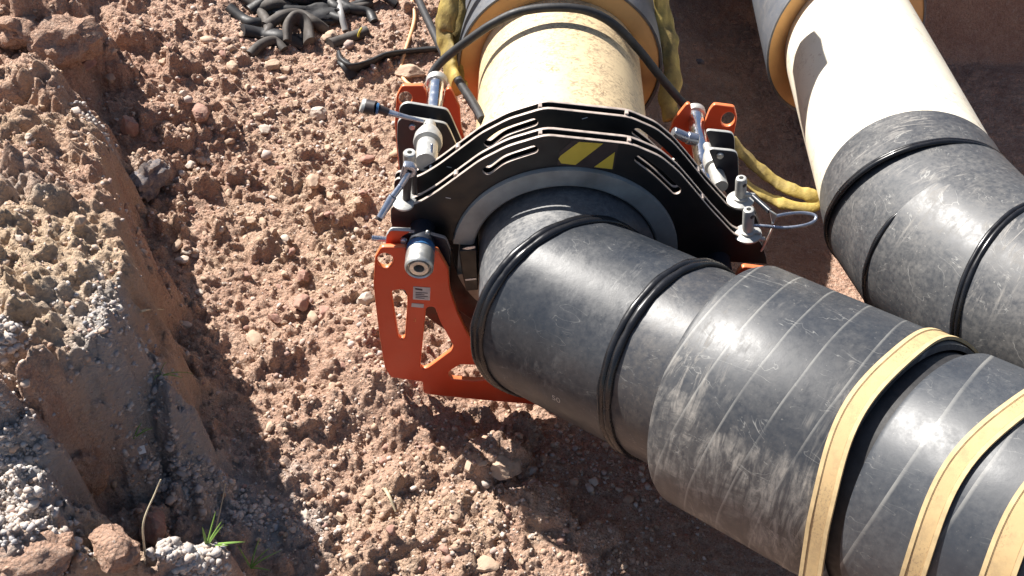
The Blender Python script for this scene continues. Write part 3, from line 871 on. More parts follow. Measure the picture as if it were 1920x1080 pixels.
# clear plastic-like tape lines: two thin scuffed rubber bands on the jacket
# ================================================================== PIPE 2
n2 = Vector((0.05882133, 0.96765411, -0.24532748))
P2 = Vector((0.69056203, 1.5, CAMZ - 1.29456503))
def PB(y): return P2 + n2 * (y - 1.5)
t2 = thing('cream_pipe', 'thicker looking pale cream pipe at the right, running into the muddy black bend', 'pipe', (PB(2.6).x, PB(2.6).y, 0))
fr = frame_z(PB(1.58), n2)
obj('pipe_wall', pipe_mesh(fr, [(RP, n2, PB(1.56)), (RP, n2, PB(1.9)), (RP, n2, PB(4.0))]), 'cream_b', t2, frame=fr)
fr = frame_z(PB(2.42), n2)
pJ = (Matrix.Rotation(R(32), 3, 'Z') @ n2).normalized(); cJ = PB(2.42)
obj('jacket', pipe_mesh(fr, [(RJ - .006, pJ, cJ + n2 * .02), (RJ - .006, pJ, cJ - n2 * .001), (RJ - .001, pJ, cJ - n2 * .003), (RJ, pJ, cJ), (RJ, n2, PB(2.8)), (RJ, n2, PB(4.0))]), 'jacket', t2, frame=fr)
obj('foam_end', pipe_mesh(fr, [(RP + .0005, pJ, cJ + n2 * .004), (RJ - .0062, pJ, cJ + n2 * .002), (RJ - .0062, pJ, cJ + n2 * .03)]), 'foam', t2, frame=fr)
# bend of pipe 2
tb = thing('black_pipe_bend', 'muddy black pipe bend behind, joined to the pale cream pipe at the right', 'pipe bend', (PB(1.4).x, PB(1.4).y, 0))
nb = -n2
oA = PB(1.52)
dA = dirv(-80, 13); dB = dirv(-63, 13); dC = dirv(-44, 13)
oB = oA + dA * .145; oC = oB + dB * .155; oD = oC + dC * .9
pnA = dirv(-78.5, -5); pnB = (dA + dB).normalized(); pnC = dirv(-52, 26)
RB = .1605
fr = frame_z(oA, nb)
obj('pipe_collar', pipe_mesh(fr, [(RP + .0003, nb, PB(1.590)), (RB, nb, PB(1.587)), (RB, pnA, oA)]), 'pe_mud', tb, frame=fr)
fr = frame_z(oA, dA)
obj('bend_segment', pipe_mesh(fr, [(RB, pnA, oA), (RB, pnB, oB)]), 'pe_mud', tb, frame=fr)
fr = frame_z(oB, dB)
obj('bend_segment', pipe_mesh(fr, [(RB, pnB, oB), (RB, pnC, oC)]), 'pe_mud', tb, frame=fr)
fr = frame_z(oC, dC)
obj('bend_segment', pipe_mesh(fr, [(RB, pnC, oC), (RB, dC, oC + dC * .2), (RB, dC, oD)], cap1=True), 'pe_mud', tb, frame=fr)
for o_, d_, pn_, br in ((oA, nb, pnA, .0042), (oC, dC, pnC, .0042)):
    fr = frame_z(o_, d_)
    for s in (-1, 1):
        obj('weld_bead', bead_mesh(fr, RB, pn_, o_ + d_ * s * .0036, br, bumpy=.1), 'bead', tb, frame=fr)
fr = frame_z(oB, dA)
obj('weld_bead', bead_mesh(fr, RB - .001, pnB, oB, .005, bumpy=.1, arc=(180, 42)), 'bead', tb, frame=fr)

# ================================================================== BLACK PIPE (bend + sleeve) held by the clamp
def cf(v): return Vector((v[0], v[1], v[2] + CAMZ))
o1 = cf((0.08864195, 1.22805304, -1.32609625)); d1 = Vector((0.83581427, -0.53444052, 0.12564964)).normalized()
o2 = cf((0.25548752, 1.12136782, -1.30101402)); d2 = Vector((0.791328, -0.5828032, 0.18477129)).normalized()
d0 = -n1
pn1 = dirv(-52.5, 13); pn2 = dirv(-42, 16.5)
R1 = .1550; R2 = .1545; RS = .1882
tp = thing('black_pipe', 'large black pipe bend running from the clamp to the lower right, wrapped in tape', 'pipe', (o2.x, o2.y, 0))
fr = frame_z(PA(1.44), d0)
bm = bmesh.new(); f1 = frame_z(o1, d1); rings_ = []
shift = aU * .005 - ZUP * .004
secs = [[fr @ v for v in ring_on(fr, RP - .011, d0, PA(1.44), 112)], [fr @ v + shift for v in ring_on(fr, RP - .011, d0, PA(1.345), 112)], [f1 @ v for v in ring_on(f1, R1, pn1, o1, 112)]]
secs.insert(2, [a * .5 + b * .5 for a, b in zip(secs[1], secs[2])])
for sc_ in secs: rings_.append([bm.verts.new(fr.inverted() @ v) for v in sc_])
for a, b in zip(rings_, rings_[1:]):
    for i in range(112): bm.faces.new([a[i], a[(i + 1) % 112], b[(i + 1) % 112], b[i]])
obj('clamped_end', bm, 'pe_a', tp, frame=fr)
fr = frame_z(o1, d1)
obj('bend_segment', pipe_mesh(fr, [(R1, pn1, o1), (R1, pn2, o2)]), 'pe_b', tp, frame=fr)
obj('weld_bead', bead_mesh(fr, R1 + .001, pn1, o1 - d1 * .005, .006, bumpy=.15, wid=1.2), 'bead', tp, frame=fr)
obj('weld_bead', bead_mesh(fr, R1 + .001, pn1, o1 + d1 * .005, .0055, bumpy=.15, wid=1.2), 'bead', tp, frame=fr)
fr = frame_z(o2, d2)
obj('pipe_end', pipe_mesh(fr, [(R2, pn2, o2), (R2, d2, o2 + d2 * .13)]), 'pe_c', tp, frame=fr)
for s in (-.0055, .0055):
    obj('weld_bead', bead_mesh(fr, R1 + .001, pn2, o2 + d2 * s, .006, bumpy=.15, wid=1.1), 'bead', tp, frame=fr)
def ps(a): return o2 + d2 * a
pnS = dirv(-39, 15)
pnG = dirv(-46, 20)
stt = [(R2 + .0005, pnS, ps(.085)), (RS - .012, pnS, ps(.0855)), (RS - .004, pnS, ps(.088)), (RS, pnS, ps(.095)), (RS, pnS, ps(.2)), (RS, pnG, ps(.36)), (RS - .003, pnG, ps(.371)), (RS - .010, pnG, ps(.373))]
obj('wrapped_sleeve', pipe_mesh(fr, stt, seg=160), 'sleeve', tp, frame=fr)
obj('sleeve_gap', pipe_mesh(fr, [(RS - .014, pnG, ps(.36)), (RS - .014, pnG, ps(.42))], seg=128), 'rubber', tp, frame=fr)
obj('wrapped_sleeve', pipe_mesh(fr, [(RS - .014, pnG, ps(.398)), (RS - .004, pnG, ps(.400)), (RS, pnG, ps(.407)), (RS, d2, ps(.6)), (RS, d2, ps(.9))], seg=160, cap1=True), 'sleeve_b', tp, frame=fr)
# stamped markings on the pipe wall
def text_on(name, body, px, py, size, frp, rad, mat, parent, ang=0, lift=.0008):
    """text wrapped on a cylinder: frame frp (z along), at the surface point seen at px,py"""
    d = ray(px, py); inv = frp.inverted(); p = inv @ CAM; q_ = inv.to_3x3() @ d
    a = q_.x ** 2 + q_.y ** 2; b_ = 2 * (p.x * q_.x + p.y * q_.y); c = p.x ** 2 + p.y ** 2 - rad ** 2
    tt_ = (-b_ - math.sqrt(b_ * b_ - 4 * a * c)) / (2 * a); h = p + q_ * tt_
    th0 = math.atan2(h.y, h.x); z0 = h.z
    cu = bpy.data.curves.new('t', 'FONT'); cu.body = body; cu.size = size; cu.align_x = 'CENTER'; cu.align_y = 'CENTER'
    cu.extrude = 0; o = bpy.data.objects.new('t', cu); COL.objects.link(o)
    me = bpy.data.meshes.new_from_object(o.evaluated_get(bpy.context.evaluated_depsgraph_get()))
    bpy.data.objects.remove(o)
    ca, sa = math.cos(ang), math.sin(ang)
    for v in me.vertices:
        x, y = v.co.x * ca - v.co.y * sa, v.co.x * sa + v.co.y * ca
        th = th0 - y / rad; v.co = Vector(((rad + lift) * math.cos(th), (rad + lift) * math.sin(th), z0 + x))
    return obj(name, me, mat, parent, frame=frp, smooth=False)

# ================================================================== STRAPS
def strap(name, label, cpos, pn, width, rad, lean, tail, rot_lo=R(205), rot_hi=R(-40)):
    """webbing laid over the sleeve; leaves the pipe tangentially and runs down to the ground"""
    ts_ = thing(name, label, 'strap', (ps(cpos).x, ps(cpos).y, 0), group='tan lashing straps round the black pipe')
    fr = frame_z(ps(cpos), d2)
    inv = fr.inverted().to_3x3(); n_ = inv @ pn
    a_lo = math.pi + R(tail)       # where it leaves on the near (left) side
    K = 70
    path = []
    a0, a1 = R(-60), a_lo
    for k in range(K + 1):
        a = a0 + (a1 - a0) * k / K
        x, y = rad * math.cos(a), rad * math.sin(a)
        path.append(Vector((x, y, -(n_.x * x + n_.y * y) / n_.z)))
    # straight run towards the ground
    tdir = (path[-1] - path[-2]).normalized()
    L = .34
    for k in range(1, 14): path.append(path[K] + tdir * (L * k / 13))
    def sweep(w0, w1, h0, h1, mat, nm):
        bm = bmesh.new(); rows = []
        for k, p in enumerate(path):
            tn = (path[min(k + 1, len(path) - 1)] - path[max(k - 1, 0)]).normalized()
            rd = Vector((p.x, p.y, 0)).normalized() if k <= K else Vector((path[K].x, path[K].y, 0)).normalized()
            sd = tn.cross(rd).normalized()
            if sd.z < 0: sd = -sd
            up = sd.cross(tn).normalized()
            if up.dot(rd) < 0: up = -up
            tw = .003 * math.sin(k * .31) 
            rows.append([bm.verts.new(p + sd * (w0 + tw) + up * h0), bm.verts.new(p + sd * (w1 + tw) + up * h0), bm.verts.new(p + sd * (w1 + tw) + up * h1), bm.verts.new(p + sd * (w0 + tw) + up * h1)])
        for a, b in zip(rows, rows[1:]):
            for i in range(4): bm.faces.new([a[i], a[(i + 1) % 4], b[(i + 1) % 4], b[i]])
        bm.faces.new(rows[0]); bm.faces.new(rows[-1][::-1])
        return obj(nm, bm, mat, ts_, frame=fr, angle=50)
    W2 = width / 2
    sweep(-W2 + .0045, W2 - .0045, .0005, .0040, 'strap', 'webbing')
    sweep(-W2, -W2 + .0052, .0008, .0052, 'strapedge', 'selvedge')
    sweep(W2 - .0052, W2, .0008, .0052, 'strapedge', 'selvedge')
    sweep(-W2 + .0054, -W2 + .0062, .0005, .0046, 'strapline', 'seam')
    sweep(W2 - .0062, W2 - .0054, .0005, .0046, 'strapline', 'seam')
    return ts_
strap('lashing_strap', 'tan webbing strap nearest the clamp, over the end of the tape-wrapped sleeve', .361, dirv(-42.5, 21), .029, RS, 0, -14)
strap('lashing_strap', 'middle tan webbing strap, between the first strap and the one in the lower right corner', .506, dirv(-50, 20), .028, RS, 0, -12)
strap('lashing_strap', 'tan webbing strap cut by the lower right corner of the photo', .592, dirv(-50, 20), .036, RS + .001, 0, -12)

# ================================================================== CLAMP
YF = 1.355
clampbase = P1 + n1 * (YF - 1.5)
tc = thing('pipe_clamp', 'pipe clamp with black upper half rings and orange lower plates around the pipe joint', 'pipe clamp', (clampbase.x, clampbase.y, 0), math.atan2(-n1.x, n1.y))

# ---- black upper half rings
def tr(pts, Y): return [TR(a, b, Y) for a, b in pts]
top = tr([(733, 426), (732, 386), (768, 386), (786, 380), (818, 361), (899, 302), (952, 275), (1023, 254), (1184, 271), (1238, 294), (1272, 322), (1299, 353), (1333, 394), (1378, 442), (1426, 451), (1440, 492)], YF)
RL = .186
zsp = top[0][1]
arc = [(RL * math.cos(a), RL * math.sin(a)) for a in np.linspace(R(2), R(178), 60)]
OUT = smooth_loop(top, .012, 3)[2:-3] + [(top[-1][0], .0), (RL + .0, .0)] + arc[0:] + [(-RL, .012), (top[0][0], .026)]
def slot_loop(pts, half):
    c = [Vector(p) for p in spline([(a, b, 0) for a, b in pts], 5)]
    L_, R_ = [], []
    for i, p in enumerate(c):
        t_ = (c[min(i + 1, len(c) - 1)] - c[max(i - 1, 0)]).normalized(); s_ = Vector((-t_.y, t_.x, 0))
        L_.append(p + s_ * half); R_.append(p - s_ * half)
    ta = (c[0] - c[1]).normalized(); tb_ = (c[-1] - c[-2]).normalized()
    e0 = [c[0] + (Vector((-ta.y, ta.x, 0)) * math.cos(a) + ta * math.sin(a)) * half for a in np.linspace(0, math.pi, 7)][1:-1]
    e1 = [c[-1] + (Vector((-tb_.y, tb_.x, 0)) * math.cos(a) + tb_ * math.sin(a)) * half for a in np.linspace(0, math.pi, 7)][1:-1]
    lp = L_ + e1[::1] + R_[::-1] + e0[::1]
    return [(p.x, p.y) for p in lp]
slotL = slot_loop(tr([(914, 321), (945, 300), (1000, 281)], YF), .0075)
slotR = slot_loop(tr([(1199, 299), (1232, 324), (1268, 358)], YF), .0075)
YS = [YF, YF + .0165, YF + .066, YF + .083]
for i, y in enumerate(YS):
    me = edge_mats(plate(OUT, [slotL, slotR], y, .006))
    obj('half_ring_plate', me, ['blackpaint', 'edge'], tc, smooth=False)
# spacer ribs between each pair of plates
for y in (YS[0], YS[2]):
    for (a, b) in ((1013, 259), (1180, 272)):
        u_, w_ = TR(a, b, YF)
        bm = bmesh.new(); box(bm, Matrix.Translation(L2W(u_, y + .0113, w_ - .002)) @ Matrix.Rotation(math.atan2(-n1.x, n1.y), 4, 'Z'), .0055, .0104, .012, .0008)
        obj('spacer_rib', bm, 'edge', tc, smooth=False)
    for (a, b) in ((855, 333), (1317, 378), (1262, 324)):
        u_, w_ = TR(a, b, YF)
        bm = bmesh.new(); cyl(bm, L2W(u_, y + .006, w_ - .0015), L2W(u_, y + .0166, w_ - .0015), .004, 12)
        obj('spacer_rib', bm, 'edge', tc)
    # inner and outer skin closing the channel from below
    bm = bmesh.new()
    A = [(RL + .0005) * 1.0] 
    for k in range(60):
        a0 = R(3) + R(174) * k / 60; a1 = R(3) + R(174) * (k + 1) / 60
        vs = [bm.verts.new(L2W(r_ * math.cos(a), yy, r_ * math.sin(a))) for a in (a0, a1) for r_ in (RL + .001, RL + .006) for yy in (y + .0062, y + .0163)]
        bm.faces.new([vs[0], vs[1], vs[5], vs[4]]); bm.faces.new([vs[2], vs[3], vs[7], vs[6]])
    obj('channel_web', bm, 'blackpaint', tc)
# flange channel running down both ends (black box between the plates)
for sgn, (a, b) in ((-1, (735, 405)), (1, (1425, 470))):
    u_, w_ = TR(a, b, YF)
    for y in (YS[0], YS[2]):
        bm = bmesh.new(); box(bm, Matrix.Translation(L2W(u_ - sgn * .022, y + .0113, w_ - .004 )) @ Matrix.Rotation(math.atan2(-n1.x, n1.y), 4, 'Z'), .036, .0102, .030, .001)
        obj('flange_block', bm, 'blackpaint', tc, smooth=False)
# hazard sticker: black ground with two yellow bars
def flat(pts, Y, thick, mat, name, parent, holes=(), sm=0):
    loop = tr(pts, Y)
    if sm: loop = smooth_loop(loop, sm, 3)
    return obj(name, plate(loop, [tr(h, Y) for h in holes], Y - thick, thick, .0001), mat, parent, smooth=False)
st = flat([(1049, 285), (1075, 262), (1160, 270), (1151, 318), (1045, 309)], YF - .0002, .0004, 'greycap', 'hazard_sticker', tc)
flat([(1047, 298), (1051, 292), (1086, 266), (1131, 269), (1079, 309), (1052, 306)], YF - .0008, .0004, 'yellow', 'yellow_bar', st)
flat([(1153, 285), (1148, 317), (1114, 313)], YF - .0008, .0004, 'yellow', 'yellow_bar', st)
# stamped digits on the plates
def text_plate(body, px, py, Y, size, mat, parent, rot=0, name='stamped_number'):
    cu = bpy.data.curves.new('t', 'FONT'); cu.body = body; cu.size = size; cu.align_x = 'CENTER'; cu.align_y = 'CENTER'; cu.extrude = .0002
    o = bpy.data.objects.new('t', cu); COL.objects.link(o)
    me = bpy.data.meshes.new_from_object(o.evaluated_get(bpy.context.evaluated_depsgraph_get()))
    bpy.data.objects.remove(o)
    u_, w_ = TR(px, py, Y)
    frp = Matrix((aU, ZUP, -n1)).transposed().to_4x4()
    me.transform(Matrix.Translation(L2W(u_, Y - .0006, w_)) @ frp @ Matrix.Rotation(rot, 4, 'Z'))
    return obj(name, me, mat, parent, smooth=False)
text_plate('1', 841, 371, YF, .012, 'white', tc, R(80))
text_plate('1', 843, 313, YS[2], .012, 'white', tc, R(80))
text_plate('1', 1097, 221, YS[2], .013, 'white', tc, R(115))

# ---- grey liner half shell
bm = bmesh.new()
prof = [(.1862, 1.352), (.1850, 1.3475), (.1545, 1.3475), (.1510, 1.350), (.1500, 1.37), (.1600, 1.38), (.1600, 1.455), (.1840, 1.455), (.1862, 1.452)]
def arc_lathe(bm, prof, a0, a1, seg=72, closed=True):
    rings = []
    for i in range(seg + 1):
        a = a0 + (a1 - a0) * i / seg
        rings.append([bm.verts.new(L2W(r_ * math.cos(a), y, r_ * math.sin(a))) for r_, y in prof])
    n_ = len(prof)
    for a, b in zip(rings, rings[1:]):
        for k in range(n_ if closed else n_ - 1): bm.faces.new([a[k], b[k], b[(k + 1) % n_], a[(k + 1) % n_]])
    bm.faces.new(rings[0]); bm.faces.new(rings[-1][::-1])
arc_lathe(bm, prof, R(4), R(176))
obj('upper_liner', bm, 'liner', tc)
bm = bmesh.new(); arc_lathe(bm, prof, R(199), R(341)); obj('lower_liner', bm, 'dustyliner', tc)

# ---- orange lower plates
YO = 1.300
o_out = tr([(714, 464), (761, 464), (768, 476), (772, 505), (786, 522), (803, 505), (808, 478), (812, 470), (821, 470), (841, 505), (844, 544), (859, 588), (874, 620), (891, 650), (913, 690), (935, 720), (967, 740), (1016, 759), (985, 759), (906, 751), (819, 742), (794, 738), (792, 716), (732, 708), (721, 689), (712, 635), (705, 581), (700, 534), (703, 483)], YO)
h1 = [(722 + 15 * math.cos(a), 489 + 14 * math.sin(a)) for a in np.linspace(0, 2 * math.pi, 20, endpoint=False)]
h2 = [(734, 548), (741, 544), (757, 543), (764, 555), (763, 577), (759, 633), (752, 637), (747, 631), (739, 581)]
h3 = [(799, 579), (806, 575), (815, 577), (826, 606), (850, 649), (846, 658), (804, 689), (794, 693), (788, 689), (795, 617)]
h4 = [(841, 698), (862, 684), (891, 685), (918, 707), (913, 712), (891, 714), (848, 711), (841, 703)]
uc = .012
bot = o_out[17]
half = o_out[:17]
low = o_out[18:]
# full lower plate: left half as measured, right half its mirror image, joined under the pipe
half_s = smooth_loop(half, .006, 3)
ring_r = .232
leftside = low + half           # from lower middle round the left side and up over the ears, down the inner edge
inner_end = half[-1]
mir = lambda P_: [(2 * uc - a, b) for a, b in P_][::-1]
wbot = o_out[17][1]
yb = min(p[1] for p in low)
def full_outline():
    L_ = [(0.0, yb)] + low[1:] + half          # ends at inner lower point
    a_in = inner_end
    mid = [(uc, -.262)]
    return L_ + mid + mir(L_)[0:]
FO = full_outline()
FOs = smooth_loop(FO, .005, 3)
HS = [tr(h, YO) for h in (h1, h2, h3, h4)]
HS = [smooth_loop(h, .003, 2) if i else h for i, h in enumerate(HS)]
HSm = HS + [[(2 * uc - a, b) for a, b in h][::-1] for h in HS]
for i, (y, th) in enumerate(((YO, .010), (YO + .425, .010))):
    me = edge_mats(plate(FOs, HSm, y, th, .0022), .6)
    obj('lower_plate', me, ['orange', 'orangeedge'], tc, smooth=False)
# dark second web behind the front plate, widened to put shade in its cutouts
low_ring = [(r_ * math.cos(a), r_ * math.sin(a)) for r_, aa in ((.232, np.linspace(R(183), R(357), 50)), (RL, np.linspace(R(357), R(183), 50))) for a in aa]
low_shade_web = [(r_ * math.cos(a), r_ * math.sin(a)) for r_, aa in ((.30, np.linspace(R(207), R(333), 50)), (RL, np.linspace(R(333), R(207), 50))) for a in aa]
for y in YS: obj('lower_half_ring', edge_mats(plate(low_ring if y != YS[1] else low_shade_web, [], y, .006)), ['blackpaint', 'darkplate'], tc, smooth=False)
bm = bmesh.new(); box(bm, Matrix.Translation(L2W(-.213, 1.345, -.055)) @ Matrix.Rotation(math.atan2(-n1.x, n1.y), 4, 'Z'), .05, .05, .085, .002); obj('hinge_block', bm, 'blackpaint', tc, smooth=False)
bm = bmesh.new(); box(bm, Matrix.Translation(L2W(.235, 1.36, -.03)) @ Matrix.Rotation(math.atan2(-n1.x, n1.y), 4, 'Z'), .07, .06, .06, .002); cyl(bm, L2W(.25, 1.326, -.02), L2W(.25, 1.34, -.02), .008, 16); obj('hinge_block', bm, 'blackpaint', tc, smooth=False)
inbox = smooth_loop(tr([(861, 462), (894, 460), (897, 536), (874, 538), (866, 500)], 1.345), .002, 2)
ib = obj('inner_jaw_block', plate(inbox, [], 1.335, .03, .0015), 'blackpaint', tc, smooth=False)
flat([(866, 466), (876, 463), (891, 461), (891, 465), (876, 468)], 1.3345, .0006, 'silver', 'bright_strip', ib)
flat([(872, 523), (893, 521), (893, 524), (873, 526)], 1.3345, .0006, 'silver', 'bright_strip', ib)
# type label and serial strip on the orange front
lb = flat([(775, 537), (807, 539), (806, 563), (774, 561)], YO - .0003, .0005, 'label', 'type_label', tc)
flat([(778, 540), (792, 542), (792, 545), (779, 543)], YO - .0010, .0003, 'ink', 'label_print', lb)
for k in range(4):
    flat([(779, 548 + k * 3.2), (802 - (k % 2) * 6, 549 + k * 3.2), (802 - (k % 2) * 6, 550.2 + k * 3.2), (779, 549.2 + k * 3.2)], YO - .0010, .0003, 'ink', 'label_print', lb)
flat([(772, 568), (795, 570), (794, 577), (771, 575)], YO - .0003, .0005, 'label', 'serial_strip', tc)
text_plate('3', 778, 600, YO, .012, 'orangeedge', tc, 0, 'stamped_number')

# ---- guide rods
def guide_rod(u_, w_):
    bm = bmesh.new(); cyl(bm, L2W(u_, 1.30, w_), L2W(u_, 1.745, w_), .0155, 28)
    rod = obj('guide_rod', bm, 'chrome', tc)
    bm = bmesh.new(); lathe(bm, [(0, .0), (.014, 0), (.019, .002), (.0205, .006), (.0205, .014), (.017, .018), (0, .018)], frame_z(L2W(u_, 1.742, w_), n1), 32)
    obj('end_cap', bm, 'alloy', rod)
    bm = bmesh.new(); fr = frame_z(L2W(u_, 1.262, w_), n1)
    lathe(bm, [(.0085, .03), (.0085, .0005), (.0105, 0), (.0150, .0), (.0160, .0015), (.0160, .006), (.0185, .006), (.0185, .0005), (.0205, -.0015), (.0225, .0008), (.0230, .004), (.0230, .034), (.0215, .036)], fr, 40)
    obj('end_nut', bm, 'steel', rod)
    bm = bmesh.new(); lathe(bm, [(0, .022), (.0086, .022)], fr, 24); obj('bore', bm, 'greycap', rod)
    bm = bmesh.new(); lathe(bm, [(.0215, .036), (.0228, .037), (.0228, .048), (.0215, .049)], fr, 40); obj('blue_ring', bm, 'blue', rod)
    bm = bmesh.new(); lathe(bm, [(.0215, .049), (.0205, .052), (.0205, .10)], fr, 40); obj('rod_sleeve', bm, 'darkplate', rod)
    return rod
RU = TR(785.5, 504, 1.262)
guide_rod(RU[0], RU[1])
RR_ = TR(1303, 216, 1.745)
guide_rod(RR_[0], RR_[1])

# ---- rear carriage brackets (black plates gripping the rods)
def bracket(pts_front, Yb, rodu, rodw, gap=.040):
    lp = smooth_loop(tr(pts_front, Yb), .010, 4)
    for dy in (0, gap):
        me = edge_mats(plate(lp, [], Yb + dy, .007, .0015), .6)
        obj('carriage_plate', me, ['darkplate', 'alloy'], tc, smooth=False)
bracket([(745, 228), (757, 219), (836, 232), (843, 243), (868, 300), (830, 345), (752, 345), (744, 260)], 1.585, *RU)
bracket([(1328, 279), (1378, 284), (1384, 291), (1386, 350), (1378, 372), (1362, 366), (1345, 325)], 1.515, *RR_, gap=.05)
def bolt(px, py, Y, r, h, mat='silver', name='bolt_head'):
    u_, w_ = TR(px, py, Y); bm = bmesh.new()
    lathe(bm, [(r, 0), (r, h * .5), (r * .8, h * .9), (0, h)], frame_z(L2W(u_, Y, w_), -n1), 20)
    return obj(name, bm, mat, tc)
bolt(773, 237, 1.585, .0062, .005)
bolt(1350, 291, 1.515, .0062, .005, 'steel')
# lower black/orange cheek under the flange at the left
lp = smooth_loop(tr([(727, 446), (733, 437), (760, 436), (800, 438), (836, 448), (845, 470), (842, 500), (800, 520), (770, 500), (752, 470), (730, 462)], 1.325), .005, 3)
obj('cheek_plate', edge_mats(plate(lp, [], 1.325, .008, .0015), .6), ['darkplate', 'edge'], tc, smooth=False)
lp = smooth_loop(tr([(722, 466), (724, 442), (732, 432), (772, 434), (752, 445), (752, 466)], 1.315), .004, 3)
obj('orange_ear', edge_mats(plate(lp, [], 1.315, .009, .0015), .6), ['orange', 'alloy'], tc, smooth=False)
bolt(757, 450, 1.315, .0055, .006)
bolt(802, 435, 1.32, .0038, .006, 'steel')
bolt(1390, 505, 1.352, .007, .005, 'darkplate')
bm = bmesh.new()
u0, w0 = TR(724, 449, 1.325); u1, w1 = TR(697, 446, 1.325)
cyl(bm, L2W(u0, 1.325, w0), L2W(u1, 1.325, w1), .0042, 14)
for k in range(9):
    f = k / 9; c = L2W(u0 + (u1 - u0) * f, 1.325, w0 + (w1 - w0) * f); c2 = L2W(u0 + (u1 - u0) * (f + .05), 1.325, w0 + (w1 - w0) * (f + .05)); cyl(bm, c, c2, .0052, 14)
obj('threaded_stud', bm, 'silver', tc)

# ---- hydraulic cylinders between the carriages
def hyd(pa, Ya, pb, Yb_, k=1):
    ua, wa = TR(*pa, Ya); ub, wb = TR(*pb, Yb_)
    A = L2W(ua, Ya, wa); B = L2W(ub, Yb_, wb); L = (A - B).length
    bm = bmesh.new()
    fr = frame_z(B, A - B) @ Matrix.Diagonal((k, k, 1, 1))
    lathe(bm, [(0, 0), (.0195, 0), (.0205, .002), (.0205, L * .42), (.0190, L * .43), (.0190, L * .45), (.0270, L * .46), (.0280, L * .50), (.0270, L * .62), (.0200, L * .76), (.0125, L * .84), (.0105, L * .9), (.0125, L * .95), (.0110, L), (0, L)], fr, 40)
    return obj('hydraulic_cylinder', bm, 'alloy', tc)
hyd((806, 232), 1.57, (798, 305), 1.44, .88)
hyd((1325, 272), 1.60, (1352, 350), 1.48, .62)
# side fitting on the right cylinder and rod block
bm = bmesh.new(); ua, wa = TR(1262, 247, 1.62); ub, wb = TR(1288, 258, 1.62)
cyl(bm, L2W(ua, 1.62, wa), L2W(ub, 1.62, wb), .0095, 20, bev=.001); cyl(bm, L2W(ub, 1.62, wb), L2W(ub + .02, 1.62, wb - .004), .0115, 20, bev=.001)
obj('hose_fitting', bm, 'silver', tc)
# tall rib on the left cylinder
bm = bmesh.new(); ua, wa = TR(811, 262, 1.47); ub, wb = TR(810, 300, 1.47)
cyl(bm, L2W(ua, 1.46, wa), L2W(ub, 1.43, wb), .003, 12, bev=.0008); obj('cylinder_rib', bm, 'silver', tc)

# ---- swing bolts with nuts
def swing_bolt(px0, py0, px1, py1, Y, lever=None, r=.0095, mat='alloy'):
    ua, wa = TR(px0, py0, Y); ub, wb = TR(px1, py1, Y)
    A = L2W(ua, Y, wa); B = L2W(ub, Y, wb); L = (B - A).length; fr = frame_z(A, B - A)
    bm = bmesh.new(); lathe(bm, [(0, 0), (.0225, 0), (.0225, .003), (.016, .0055), (.0125, .006), (.0125, .010), (.009, .012), (0, .012)], fr, 32)
    w_ = obj('washer', bm, mat, tc)
    bm = bmesh.new(); lathe(bm, [(0, .010), (r, .010), (r, L - .006), (r - .0015, L - .001), (r - .0035, L), (r * .42, L), (r * .38, L - .012), (0, L - .012)], fr, 24)
    nt_ = obj('swing_nut', bm, mat, tc)
    bm = bmesh.new(); side = fr.to_3x3() @ Vector((1, 0, 0)); k = fr @ Vector((0, 0, L - .010))
    tdir = (-n1 * .8 + aU * .5).normalized()
    cyl(bm, k - tdir * .0, k + tdir * (r + .0004), .0038, 14)
    obj('cross_hole', bm, 'greycap', nt_)
    return nt_
swing_bolt(1402, 440, 1404, 392, YF + .008, r=.0095)
swing_bolt(1388, 376, 1390, 333, YF + .075, r=.0095)
# small pins beside the nuts
for (a, b), Y in (((1420, 435), YF + .004), ((1427, 447), YF), ((1409, 365), YF + .07)):
    u_, w_ = TR(a, b, Y); bm = bmesh.new(); cyl(bm, L2W(u_ - .012, Y, w_), L2W(u_ + .006, Y, w_ - .001), .0038, 12, bev=.001); obj('locking_pin', bm, 'alloy', tc)
# left: olive nut, bolt shanks, seat plates and lever
u_, w_ = TR(768, 307, YF + .045); u2, w2 = TR(768, 284, YF + .045)
bm = bmesh.new(); lathe(bm, [(0, 0), (.0105, 0), (.0105, .022), (.009, .024), (.004, .024), (.004, .012), (0, .012)], frame_z(L2W(u_, YF + .045, w_), ZUP), 24)
obj('swing_nut', bm, 'steel', tc)
for (a, b, c_, d_, Y, r_) in ((762, 378, 765, 318, YF + .012, .0065), (777, 366, 776, 325, YF + .03, .0050)):
    ua, wa = TR(a, b, Y); ub, wb = TR(c_, d_, Y); bm = bmesh.new(); cyl(bm, L2W(ua, Y, wa), L2W(ub, Y, wb), r_, 18); obj('bolt_shank', bm, 'greycap', tc)
for (a, b), Y, r_ in (((760, 372), YF + .02, .019), ((757, 383), YF + .004, .017), ((792, 372), YF + .03, .010)):
    u_, w_ = TR(a, b, Y); bm = bmesh.new(); lathe(bm, [(0, 0), (r_, 0), (r_, .003), (r_ * .8, .005), (0, .005)], frame_z(L2W(u_, Y, w_), ZUP), 24); obj('seat_washer', bm, 'alloy', tc)
def lever(head, pts, radii, Ys, mats, name):
    P_ = []
    for (a, b), Y in zip(pts, Ys):
        u_, w_ = TR(a, b, Y); P_.append(L2W(u_, Y, w_))
    bm = bmesh.new()
    for i in range(len(P_) - 1):
        cyl(bm, P_[i], P_[i + 1], radii[i][0], 18, r2=radii[i][1], bev=.0006, mi=mats[i])
    return bm, P_
